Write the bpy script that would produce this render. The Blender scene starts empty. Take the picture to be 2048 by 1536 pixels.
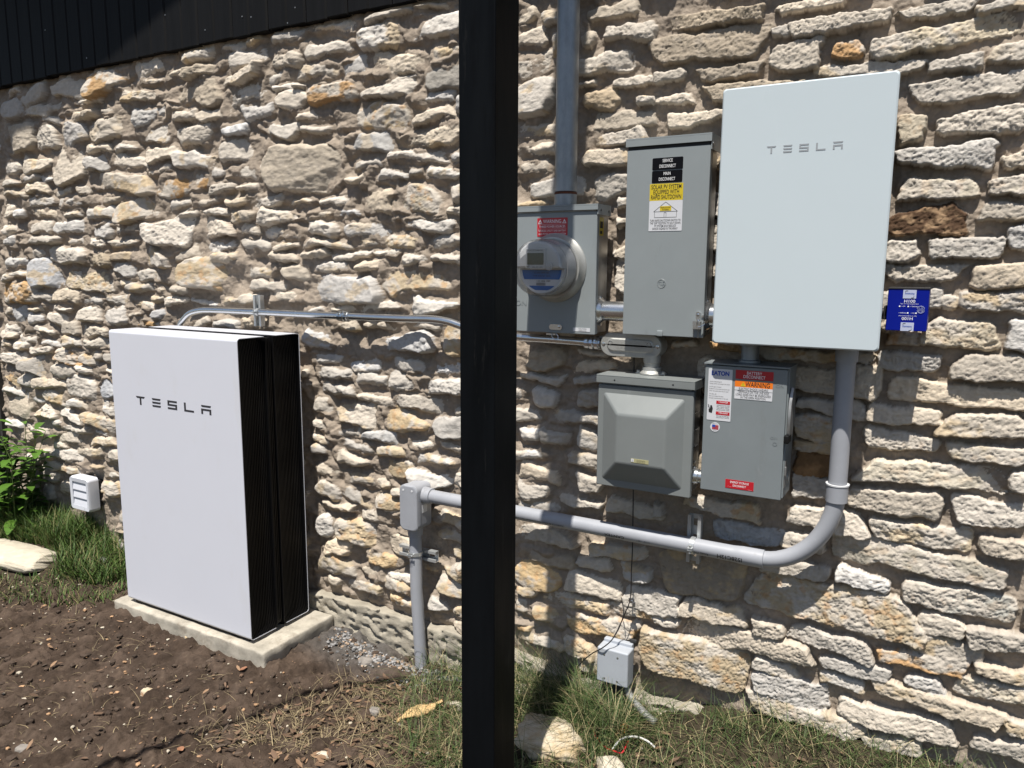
import bpy, bmesh, math, random
import numpy as np
from mathutils import Vector, Matrix
random.seed(7)
S = bpy.context.scene
COL = S.collection

# ---------------------------------------------------------------- camera
F_PX = 1523.0
CAM = np.array([0.0, -2.264, 1.5])
def _axes(yaw=.5200, pitch=.1503, roll=.0056):
    cy, sy = math.cos(yaw), math.sin(yaw)
    fwd = np.array([-sy, cy, 0]); rt = np.array([cy, sy, 0]); up = np.array([0, 0, 1.0])
    cp, sp = math.cos(pitch), math.sin(pitch)
    f2 = fwd*cp - up*sp; u2 = up*cp + fwd*sp
    cr, sr = math.cos(roll), math.sin(roll)
    return rt*cr + u2*sr, u2*cr - rt*sr, f2
CR, CU, CW = _axes()
cd = bpy.data.cameras.new('camera'); cam = bpy.data.objects.new('camera', cd); COL.objects.link(cam)
cd.sensor_width = 36; cd.lens = F_PX/2048*36; cd.clip_start = .02; cd.clip_end = 500
cam.matrix_world = Matrix(((CR[0], CU[0], -CW[0], CAM[0]), (CR[1], CU[1], -CW[1], CAM[1]), (CR[2], CU[2], -CW[2], CAM[2]), (0, 0, 0, 1)))
S.camera = cam
# where the survey points of the photograph lie on real planes of the place
def ray(px, py): return CW + CR*(px-1024)/F_PX - CU*(py-768)/F_PX
def uy(px, py, y): d = ray(px, py); return CAM + d*(y-CAM[1])/d[1]
def uz(px, py, z): d = ray(px, py); return CAM + d*(z-CAM[2])/d[2]

# ---------------------------------------------------------------- light
SUN = Vector((.175, -1, 2.45))          # towards the sun
sd = bpy.data.lights.new('sun', 'SUN'); sun = bpy.data.objects.new('sun', sd); COL.objects.link(sun)
sd.energy = 4.6; sd.angle = math.radians(.53); sd.color = (1, .95, .87)
sun.rotation_mode = 'QUATERNION'; sun.rotation_quaternion = (-SUN).to_track_quat('-Z', 'Y'); sun.location = (3, -8, 12)
W = bpy.data.worlds.new('World'); S.world = W; W.use_nodes = True
nt = W.node_tree; bg = nt.nodes['Background']; sky = nt.nodes.new('ShaderNodeTexSky'); sky.sky_type = 'NISHITA'
sky.sun_disc = False; sky.sun_elevation = math.radians(67.5); sky.sun_rotation = math.radians(170)
nt.links.new(sky.outputs[0], bg.inputs[0]); bg.inputs[1].default_value = .06
S.view_settings.view_transform = 'Standard'; S.view_settings.look = 'None'
S.view_settings.exposure = .72; S.view_settings.gamma = 1
S.render.engine = 'CYCLES'

# ---------------------------------------------------------------- materials
def mat(name, col, rough=.5, metal=0, var=.0, vscale=8, bump=0, bscale=200, spec=.5, coat=0, attr=None, col2=None, dist=.002, rvar=0, stretch=(1, 1, 1)):
    m = bpy.data.materials.new(name); m.use_nodes = True; n = m.node_tree.nodes; l = m.node_tree.links
    b = n['Principled BSDF']; b.inputs['Roughness'].default_value = rough; b.inputs['Metallic'].default_value = metal
    b.inputs['Base Color'].default_value = (*col, 1); b.inputs['Specular IOR Level'].default_value = spec
    if coat: b.inputs['Coat Weight'].default_value = coat; b.inputs['Coat Roughness'].default_value = .03
    tc = n.new('ShaderNodeTexCoord'); mp = n.new('ShaderNodeMapping'); mp.inputs['Scale'].default_value = stretch
    l.new(tc.outputs['Object'], mp.inputs[0]); V = mp.outputs[0]
    src = None
    if attr:
        a = n.new('ShaderNodeAttribute'); a.attribute_name = attr; src = a.outputs['Color']
    if var or col2:
        nz = n.new('ShaderNodeTexNoise'); nz.inputs['Scale'].default_value = vscale; nz.inputs['Detail'].default_value = 6; nz.inputs['Roughness'].default_value = .65
        l.new(V, nz.inputs['Vector'])
        if col2:
            r = n.new('ShaderNodeValToRGB'); r.color_ramp.elements[0].color = (*col, 1); r.color_ramp.elements[1].color = (*col2, 1)
            r.color_ramp.elements[0].position = .4; r.color_ramp.elements[1].position = .62
            l.new(nz.outputs['Fac'], r.inputs[0]); src = r.outputs[0]
        else:
            mr = n.new('ShaderNodeMapRange'); mr.inputs[1].default_value = .25; mr.inputs[2].default_value = .75
            mr.inputs[3].default_value = 1-var; mr.inputs[4].default_value = 1+var; l.new(nz.outputs['Fac'], mr.inputs[0])
            vm = n.new('ShaderNodeVectorMath'); vm.operation = 'SCALE'
            if src: l.new(src, vm.inputs[0])
            else: vm.inputs[0].default_value = col
            l.new(mr.outputs[0], vm.inputs['Scale']); src = vm.outputs[0]
        if rvar:
            m2 = n.new('ShaderNodeMapRange'); m2.inputs[1].default_value = .3; m2.inputs[2].default_value = .7
            m2.inputs[3].default_value = max(.02, rough-rvar); m2.inputs[4].default_value = rough+rvar
            l.new(nz.outputs['Fac'], m2.inputs[0]); l.new(m2.outputs[0], b.inputs['Roughness'])
    if src: l.new(src, b.inputs['Base Color'])
    if bump:
        nb = n.new('ShaderNodeTexNoise'); nb.inputs['Scale'].default_value = bscale; nb.inputs['Detail'].default_value = 8; nb.inputs['Roughness'].default_value = .7
        l.new(V, nb.inputs['Vector']); bp = n.new('ShaderNodeBump'); bp.inputs['Strength'].default_value = bump; bp.inputs['Distance'].default_value = dist
        l.new(nb.outputs['Fac'], bp.inputs['Height']); l.new(bp.outputs[0], b.inputs['Normal'])
    return m
def glassy(name, tint=(.95, .97, 1), refl=.10):
    m = bpy.data.materials.new(name); m.use_nodes = True; n = m.node_tree.nodes; l = m.node_tree.links
    n.remove(n['Principled BSDF']); t = n.new('ShaderNodeBsdfTransparent'); t.inputs[0].default_value = (*tint, 1)
    g = n.new('ShaderNodeBsdfGlossy'); g.inputs['Roughness'].default_value = .04
    lw = n.new('ShaderNodeLayerWeight'); lw.inputs[0].default_value = .25
    mr = n.new('ShaderNodeMapRange'); mr.inputs[3].default_value = refl*.4; mr.inputs[4].default_value = .75; l.new(lw.outputs['Fresnel'], mr.inputs[0])
    mx = n.new('ShaderNodeMixShader'); l.new(mr.outputs[0], mx.inputs[0]); l.new(t.outputs[0], mx.inputs[1]); l.new(g.outputs[0], mx.inputs[2])
    l.new(mx.outputs[0], n['Material Output'].inputs[0]); return m
M = {}
M['stone'] = mat('limestone_and_mortar', (.5, .45, .38), .92, attr='Col', var=.16, vscale=55, bump=.75, bscale=240, dist=.0032, spec=.2)
M['concrete'] = mat('old_concrete', (.33, .30, .245), .95, var=.3, vscale=14, bump=.8, bscale=120, dist=.004, spec=.2)
M['padconc'] = mat('pad_concrete', (.37, .34, .285), .92, var=.38, vscale=11, bump=.6, bscale=110, dist=.003, spec=.2)
M['siding'] = mat('black_stained_boards', (.0045, .0045, .005), .6, var=.4, vscale=30, bump=.5, bscale=60, dist=.002, stretch=(1, 1, .08), spec=.16)
M['post'] = mat('black_painted_steel', (.0034, .0042, .0052), .47, var=.35, vscale=12, bump=.15, bscale=90, stretch=(1, 1, .15), spec=.07, rvar=.1)
M['white'] = mat('white_powder_coat', (.565, .58, .64), .34, var=.012, vscale=5, bump=.03, bscale=700, spec=.4)
M['finblack'] = mat('black_heatsink', (.0035, .0035, .004), .4, spec=.25)
M['glasswhite'] = mat('white_backed_glass', (.50, .565, .60), .3, coat=.10, var=.012, vscale=4, spec=.2)
M['bodygrey'] = mat('dark_enclosure_body', (.035, .035, .036), .55, spec=.25)
M['logodark'] = mat('dark_grey_lettering', (.03, .03, .035), .4)
M['logogrey'] = mat('grey_lettering', (.28, .30, .32), .4)
M['paint'] = mat('grey_enclosure_paint', (.225, .25, .26), .45, var=.05, vscale=6, bump=.06, bscale=500, spec=.45, rvar=.06)
M['paintgreen'] = mat('warm_grey_enclosure_paint', (.18, .195, .195), .42, var=.05, vscale=7, bump=.05, bscale=500, spec=.4, rvar=.06)
M['galv'] = mat('galvanized_sheet', (.36, .36, .355), .5, .9, var=.2, vscale=24, bump=.05, bscale=60, rvar=.1)
M['zinc'] = mat('bright_zinc_steel', (.60, .62, .64), .24, .95, var=.05, vscale=14, rvar=.04)
M['strut'] = mat('zinc_plated_strut', (.50, .52, .53), .34, .6, var=.08, vscale=30, rvar=.06)
M['castalu'] = mat('cast_aluminium', (.42, .42, .40), .5, .6, var=.1, vscale=60, bump=.15, bscale=400)
M['rigid'] = mat('weathered_galvanized_pipe', (.27, .295, .32), .45, .6, var=.3, vscale=22, bump=.12, bscale=160, stretch=(1, 1, .5), rvar=.08)
M['rust'] = mat('rust', (.09, .03, .015), .85, var=.4, vscale=60)
M['pvc'] = mat('grey_pvc', (.30, .312, .342), .42, var=.07, vscale=9, spec=.45, bump=.04, bscale=300, rvar=.06)
M['pvcring'] = mat('pale_pvc_rim', (.6, .61, .63), .4)
M['ink'] = mat('black_ink', (.012, .012, .012), .6)
M['inkgrey'] = mat('dark_grey_ink', (.06, .06, .06), .6)
M['red'] = mat('red_label', (.42, .012, .022), .35, var=.05, vscale=30)
M['labwhite'] = mat('white_label', (.56, .57, .60), .4)
M['labblack'] = mat('black_label', (.004, .004, .006), .5, spec=.1)
M['azure'] = mat('azure_printing', (.012, .105, .36), .4)
M['paleyellow'] = mat('faded_yellow_label', (.36, .34, .19), .4)
M['paintdark'] = mat('dark_grey_enclosure_paint', (.178, .20, .21), .45, var=.06, vscale=6, bump=.06, bscale=500, spec=.4, rvar=.06)
M['yellow'] = mat('yellow_label', (.55, .42, .02), .4)
M['orange'] = mat('orange_label', (.72, .17, .01), .4)
M['white_ink'] = mat('white_ink', (.8, .8, .82), .5)
M['blue'] = mat('blue_enclosure', (.003, .010, .21), .4, var=.06, vscale=10, spec=.12)
M['blueink'] = mat('blue_ink', (.01, .06, .36), .4)
M['palelabel'] = mat('silver_label', (.42, .46, .60), .4)
M['meterplastic'] = mat('meter_grey_plastic', (.47, .47, .48), .4)
M['lcd'] = mat('dark_display', (.035, .042, .04), .15)
M['meterglass'] = glassy('meter_clear_cover', (.97, .98, .985), .06)
M['black'] = mat('black_plastic', (.006, .006, .006), .45, spec=.25)
M['cable'] = mat('black_cable', (.012, .010, .010), .5)
M['phonegrey'] = mat('pale_grey_plastic', (.36, .385, .425), .45, var=.05, vscale=20, spec=.4)
M['soil'] = mat('brown_soil', (.08, .05, .035), .97, attr='Col', var=.4, vscale=34, bump=1, bscale=130, dist=.008, spec=.15)
M['rock'] = mat('pale_limestone', (.50, .45, .36), .92, var=.2, vscale=22, bump=.8, bscale=110, dist=.004, spec=.2)
M['rocktan'] = mat('tan_limestone', (.42, .32, .19), .92, col2=(.5, .44, .34), vscale=16, bump=.8, bscale=90, dist=.004, spec=.2)
M['rockgrey'] = mat('grey_pebble_rock', (.22, .20, .18), .92, var=.25, vscale=40, bump=.6, bscale=150, spec=.2)
M['gravel'] = mat('gravel_chips', (.33, .32, .31), .9, attr='Col', var=.2, vscale=80, spec=.25)
M['bark'] = mat('bare_pale_wood', (.50, .34, .16), .85, var=.3, vscale=26, bump=.7, bscale=60, stretch=(.25, 1, 1), dist=.004)
M['grass'] = mat('grass_blades', (.06, .11, .025), .6, attr='Col', spec=.3)
M['straw'] = mat('dry_straw', (.40, .31, .17), .75, attr='Col', spec=.25)
M['leaf'] = mat('dry_leaf', (.20, .10, .045), .7, attr='Col', spec=.3)
M['plantleaf'] = mat('fresh_leaf', (.062, .135, .016), .45, var=.35, vscale=9, spec=.4)
M['stem'] = mat('green_stem', (.10, .14, .04), .6)
M['redwire'] = mat('red_insulation', (.42, .015, .02), .45)
M['whitetube'] = mat('white_insulation', (.62, .62, .58), .45)
M['roof'] = mat('dark_roof_boards', (.03, .028, .026), .8)
M['foil'] = mat('crumpled_foil', (.7, .7, .68), .3, .6, col2=(.02, .02, .02), vscale=30)

def scuff(m, colr, stretch, scale, lo, hi, amt):
    """rubbed streaks of another tone over a painted surface"""
    n = m.node_tree.nodes; l = m.node_tree.links; b = n['Principled BSDF']; tc = n.new('ShaderNodeTexCoord'); mp = n.new('ShaderNodeMapping'); mp.inputs['Scale'].default_value = stretch
    nz = n.new('ShaderNodeTexNoise'); nz.inputs['Scale'].default_value = scale; nz.inputs['Detail'].default_value = 9; nz.inputs['Roughness'].default_value = .72; l.new(tc.outputs['Object'], mp.inputs[0]); l.new(mp.outputs[0], nz.inputs['Vector'])
    mr = n.new('ShaderNodeMapRange'); mr.inputs[1].default_value = lo; mr.inputs[2].default_value = hi; mr.inputs[4].default_value = amt; l.new(nz.outputs['Fac'], mr.inputs[0])
    mx = n.new('ShaderNodeMix'); mx.data_type = 'RGBA'; src = b.inputs['Base Color'].links[0].from_socket if b.inputs['Base Color'].links else None
    if src: l.new(src, mx.inputs[6])
    else: mx.inputs[6].default_value = b.inputs['Base Color'].default_value
    mx.inputs[7].default_value = (*colr, 1); l.new(mr.outputs[0], mx.inputs[0]); l.new(mx.outputs[2], b.inputs['Base Color'])
scuff(M['post'], (.035, .034, .032), (1, 1, .12), 26, .60, .74, .55); scuff(M['post'], (.0015, .0015, .0018), (1, 1, .10), 14, .56, .68, .9)
scuff(M['pvc'], (.17, .165, .16), (1, 1, 1), 16, .60, .74, .5); scuff(M['pvc'], (.44, .44, .45), (1, 1, 1), 40, .62, .75, .4)
scuff(M['padconc'], (.17, .135, .10), (1, 1, 1), 9, .54, .70, .75)
for k in ('paint', 'paintdark', 'paintgreen'): scuff(M[k], (.34, .35, .35), (1, 1, .35), 18, .62, .76, .35); scuff(M[k], (.13, .13, .125), (1, 1, .25), 11, .60, .75, .35)
scuff(M['rigid'], (.42, .43, .44), (1, 1, .22), 20, .55, .72, .6)
scuff(M['white'], (.50, .49, .47), (1, 1, .4), 6, .58, .75, .25); scuff(M['glasswhite'], (.56, .61, .64), (1, 1, .5), 7, .56, .72, .4)
scuff(M['siding'], (.012, .0115, .011), (1, 1, .06), 40, .55, .72, .7)

# ---------------------------------------------------------------- helpers
def nbm(): return bmesh.new()
def box(bm, x0, x1, y0, y1, z0, z1, bev=0, seg=2):
    r = bmesh.ops.create_cube(bm, size=1, matrix=Matrix.Translation(((x0+x1)/2, (y0+y1)/2, (z0+z1)/2)) @ Matrix.Diagonal((abs(x1-x0), abs(y1-y0), abs(z1-z0), 1)))
    if bev:
        es = list({e for v in r['verts'] for e in v.link_edges})
        bmesh.ops.bevel(bm, geom=es, offset=bev, segments=seg, affect='EDGES', profile=.5, clamp_overlap=True)
def rrect(x0, x1, z0, z1, r, n=5):
    P = []
    for cx, cz, a0 in ((x1-r, z1-r, 0), (x0+r, z1-r, 90), (x0+r, z0+r, 180), (x1-r, z0+r, 270)):
        for k in range(n+1):
            a = math.radians(a0+90*k/n); P.append((cx+r*math.cos(a), cz+r*math.sin(a)))
    return P
def prism(bm, P, y0, y1, bev=0, axis='y'):
    """polygon in XZ (axis y), or in YZ (axis x), given real thickness"""
    def mk(p, d): return (p[0], d, p[1]) if axis == 'y' else (d, p[0], p[1])
    if bev:
        c = np.mean(P, 0); Q = [(p[0]-(bev if p[0] > c[0] else -bev), p[1]-(bev if p[1] > c[1] else -bev)) for p in P]
        layers = [(Q, y0), (P, y0+(bev if y1 > y0 else -bev)), (P, y1)]
    else: layers = [(P, y0), (P, y1)]
    rings = [[bm.verts.new(mk(p, d)) for p in pp] for pp, d in layers]
    n = len(P)
    for a, b in zip(rings, rings[1:]):
        for i in range(n): bm.faces.new((a[i], a[(i+1) % n], b[(i+1) % n], b[i]))
    bm.faces.new(rings[0]); bm.faces.new(rings[-1][::-1])
def tube(bm, pts, r, n=14, caps=True):
    pts = [Vector(p) for p in pts]; R = r if isinstance(r, (list, tuple)) else [r]*len(pts)
    T = []
    for i in range(len(pts)):
        a = pts[max(0, i-1)]; b = pts[min(len(pts)-1, i+1)]
        d = b-a; T.append(d.normalized() if d.length > 1e-9 else (T[-1] if T else Vector((0, 0, 1))))
    ref = Vector((0, 0, 1)) if abs(T[0].z) < .9 else Vector((1, 0, 0))
    nrm = T[0].cross(ref).normalized(); rings = []
    for i, p in enumerate(pts):
        nrm = (nrm - T[i]*nrm.dot(T[i])).normalized(); bi = T[i].cross(nrm)
        rings.append([bm.verts.new(p+(nrm*math.cos(2*math.pi*k/n)+bi*math.sin(2*math.pi*k/n))*R[i]) for k in range(n)])
    for a, b in zip(rings, rings[1:]):
        for k in range(n): bm.faces.new((a[k], a[(k+1) % n], b[(k+1) % n], b[k]))
    if caps: bm.faces.new(rings[0][::-1]); bm.faces.new(rings[-1])
def lathe(bm, c, axis, prof, n=32):
    """prof: list of (distance along axis, radius)"""
    a = Vector(axis).normalized(); c = Vector(c)
    ref = Vector((0, 0, 1)) if abs(a.z) < .9 else Vector((1, 0, 0)); u = a.cross(ref).normalized(); v = a.cross(u); rings = []
    for d, r in prof: rings.append([bm.verts.new(c+a*d+(u*math.cos(2*math.pi*k/n)+v*math.sin(2*math.pi*k/n))*max(r, 1e-5)) for k in range(n)])
    for p, q in zip(rings, rings[1:]):
        for k in range(n): bm.faces.new((p[k], p[(k+1) % n], q[(k+1) % n], q[k]))
    bm.faces.new(rings[0][::-1]); bm.faces.new(rings[-1])
def place(o, parent):
    if parent is not None:
        o.parent = parent; wl = parent['_w'] if '_w' in parent else (0, 0, 0)
        o.matrix_parent_inverse = Matrix.Translation(-Vector(wl))
def obj(name, bm, m, parent=None, ang=38, smooth=True):
    bmesh.ops.recalc_face_normals(bm, faces=bm.faces[:])
    me = bpy.data.meshes.new(name); bm.to_mesh(me); bm.free()
    if smooth and len(me.polygons):
        me.polygons.foreach_set('use_smooth', [True]*len(me.polygons)); me.set_sharp_from_angle(angle=math.radians(ang))
    me.materials.append(m); o = bpy.data.objects.new(name, me); COL.objects.link(o); place(o, parent)
    if smooth and len(me.polygons) < 4000:
        w = o.modifiers.new('weighted', 'WEIGHTED_NORMAL'); w.keep_sharp = True
    return o
def pieces(name, bm, m, parent=None, **kw):
    """one object for every loose piece"""
    todo = set(bm.verts); out = []
    while todo:
        st = [todo.pop()]; comp = set(st)
        while st:
            v = st.pop()
            for e in v.link_edges:
                w = e.other_vert(v)
                if w in todo: todo.discard(w); comp.add(w); st.append(w)
        b2 = bmesh.new(); mp = {v: b2.verts.new(v.co) for v in comp}
        for f in {f for v in comp for f in v.link_faces}: b2.faces.new([mp[v] for v in f.verts])
        out.append(obj(name, b2, m, parent, **kw))
    bm.free(); return out
def tag(o, label=None, cat=None, group=None, kind=None):
    if label: o['label'] = label
    if cat: o['category'] = cat
    if group: o['group'] = group
    if kind: o['kind'] = kind
    return o
def thing(name, label, cat, loc, group=None):
    o = bpy.data.objects.new(name, None); COL.objects.link(o); o.empty_display_size = .05; o.location = loc; o['_w'] = tuple(float(c) for c in loc)
    EMP.append(o); return tag(o, label, cat, group)
def bez(pts, n=10):
    """Catmull-Rom through the points"""
    P = [np.array(p, float) for p in pts]; P = [2*P[0]-P[1]]+P+[2*P[-1]-P[-2]]; out = []
    for i in range(1, len(P)-2):
        for k in range(n):
            t = k/n; a, b, c, d = P[i-1:i+3]
            out.append(.5*(2*b+(c-a)*t+(2*a-5*b+4*c-d)*t*t+(3*b-a-3*c+d)*t**3))
    out.append(P[-2]); return out
_tc = {}
def text(bm, s, size, cx, y, cz, bold=0., sx=1., rot=0., align='CENTER', fit=None, tf=None):
    """writing on a face that looks towards -y; fit = width the line must fill"""
    key = (s, bold, align)
    if key not in _tc:
        c = bpy.data.curves.new('t', 'FONT'); c.body = s; c.size = 1; c.align_x = align; c.align_y = 'CENTER'; c.offset = bold*.35; c.resolution_u = 3
        o = bpy.data.objects.new('t', c); COL.objects.link(o); dg = bpy.context.evaluated_depsgraph_get()
        me = bpy.data.meshes.new_from_object(o.evaluated_get(dg)); co = [v.co.copy() for v in me.vertices]; fs = [tuple(p.vertices) for p in me.polygons]
        bpy.data.objects.remove(o); bpy.data.curves.remove(c); bpy.data.meshes.remove(me); _tc[key] = (co, fs)
    co, fs = _tc[key]
    if fit and co:
        w = max(c.x for c in co)-min(c.x for c in co); sx = fit/(w*size)
    ca, sa = math.cos(rot), math.sin(rot); vs = []
    for c in co:
        x = c.x*size*sx; z = c.y*size; x, z = x*ca-z*sa, x*sa+z*ca
        p = (cx+x, y, cz+z); vs.append(bm.verts.new(tf(*p) if tf else p))
    for f in fs:
        try: bm.faces.new([vs[i] for i in f])
        except ValueError: pass
EMP = []
# letters of the maker's word mark: strokes in a unit box
def wordmark(m, parent, x0, x1, zc, h, y0, y1):
    B = [nbm() for _ in range(5)]; mark = thing_part('word_mark', parent)
    L = (x1-x0); lw = L*.125; st = h*.22
    pos = [x0+(L-lw)*k/4 for k in range(5)]
    def bar(k, a, b, c, d, cut=0):
        x = pos[k]; xa, xb = x+a*lw, x+b*lw; z0, z1 = zc-h/2+c*h, zc-h/2+d*h
        P = [(xa+cut*lw, z0), (xb-cut*lw, z0), (xb, z1), (xa, z1)]
        prism(B[k], P, y0, y1)
    bar(0, 0, 1, .80, 1, .1); bar(0, .41, .59, 0, .795)
    for c in (0, .40, .80): bar(1, .04, 1, c, c+.2, .06)
    bar(2, 0, 1, .80, 1); bar(2, 0, .18, .605, .795); bar(2, 0, 1, .40, .6); bar(2, .82, 1, .205, .395); bar(2, 0, 1, 0, .2)
    bar(3, 0, .18, .205, 1); bar(3, 0, 1, 0, .2, 0)
    bar(4, 0, 1, .80, 1, .06); bar(4, 0, 1, .40, .6); bar(4, 0, .18, 0, .395); bar(4, .82, 1, 0, .395)
    for q in B: obj('letter', q, m, mark, smooth=False)
def thing_part(name, parent):
    o = bpy.data.objects.new(name, None); COL.objects.link(o); o.empty_display_size = .03; o['_w'] = (0, 0, 0); EMP.append(o); place(o, parent); return o

# ---------------------------------------------------------------- noise
_rng = np.random.RandomState(3)
_perm = np.concatenate([_rng.permutation(512)]*3).astype(np.int32)
_ga = _rng.rand(512)*2*np.pi; _gx = np.cos(_ga).astype(np.float32); _gy = np.sin(_ga).astype(np.float32)
def pn(x, y, seed=0):
    x = np.asarray(x, np.float32)+seed*17.31; y = np.asarray(y, np.float32)+seed*5.77
    xi = np.floor(x).astype(np.int32); yi = np.floor(y).astype(np.int32); xf = x-xi; yf = y-yi; xi &= 511; yi &= 511
    u = xf*xf*xf*(xf*(xf*6-15)+10); v = yf*yf*yf*(yf*(yf*6-15)+10)
    def g(ix, iy, dx, dy):
        h = _perm[_perm[ix & 511]+(iy & 511)] & 511
        return _gx[h]*dx+_gy[h]*dy
    a = g(xi, yi, xf, yf); b = g(xi+1, yi, xf-1, yf); c = g(xi, yi+1, xf, yf-1); d = g(xi+1, yi+1, xf-1, yf-1)
    return (a+(b-a)*u+((c+(d-c)*u)-(a+(b-a)*u))*v)*1.5
def fbm(x, y, seed=0, o=3, gain=.5):
    s = 0; a = 1
    for k in range(o): s = s+a*pn(x*2**k, y*2**k, seed+k); a *= gain
    return s
def sm(a, b, x): t = np.clip((x-a)/(b-a), 0, 1); return t*t*(3-2*t)
def gridmesh(name, co, nx, nz, m, parent=None, cols=None, smooth=True):
    me = bpy.data.meshes.new(name); nv = nx*nz; nq = (nx-1)*(nz-1)
    me.vertices.add(nv); me.vertices.foreach_set('co', np.ascontiguousarray(co, np.float32).ravel())
    i = (np.arange(nz-1)[:, None]*nx+np.arange(nx-1)[None, :]).ravel()
    q = np.stack([i, i+1, i+nx+1, i+nx], 1).astype(np.int32)
    me.loops.add(nq*4); me.loops.foreach_set('vertex_index', q.ravel())
    me.polygons.add(nq); me.polygons.foreach_set('loop_start', np.arange(nq, dtype=np.int32)*4)
    me.polygons.foreach_set('use_smooth', np.full(nq, smooth)); me.update(calc_edges=True)
    if cols is not None:
        at = me.color_attributes.new('Col', 'FLOAT_COLOR', 'POINT'); at.data.foreach_set('color', np.ascontiguousarray(cols, np.float32).ravel())
    me.materials.append(m); o = bpy.data.objects.new(name, me); COL.objects.link(o); place(o, parent); return o
def polymesh(name, V, Fc, m, parent=None, cols=None, smooth=True):
    me = bpy.data.meshes.new(name); V = np.asarray(V, np.float32); Fc = np.asarray(Fc, np.int32); k = Fc.shape[1]
    me.vertices.add(len(V)); me.vertices.foreach_set('co', V.ravel()); me.loops.add(Fc.size); me.loops.foreach_set('vertex_index', Fc.ravel())
    me.polygons.add(len(Fc)); me.polygons.foreach_set('loop_start', np.arange(len(Fc), dtype=np.int32)*k)
    me.polygons.foreach_set('use_smooth', np.full(len(Fc), smooth)); me.update(calc_edges=True)
    if cols is not None:
        c = np.ones((len(V), 4), np.float32); c[:, :3] = cols
        at = me.color_attributes.new('Col', 'FLOAT_COLOR', 'POINT'); at.data.foreach_set('color', c.ravel())
    me.materials.append(m); o = bpy.data.objects.new(name, me); COL.objects.link(o); place(o, parent); return o

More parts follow.
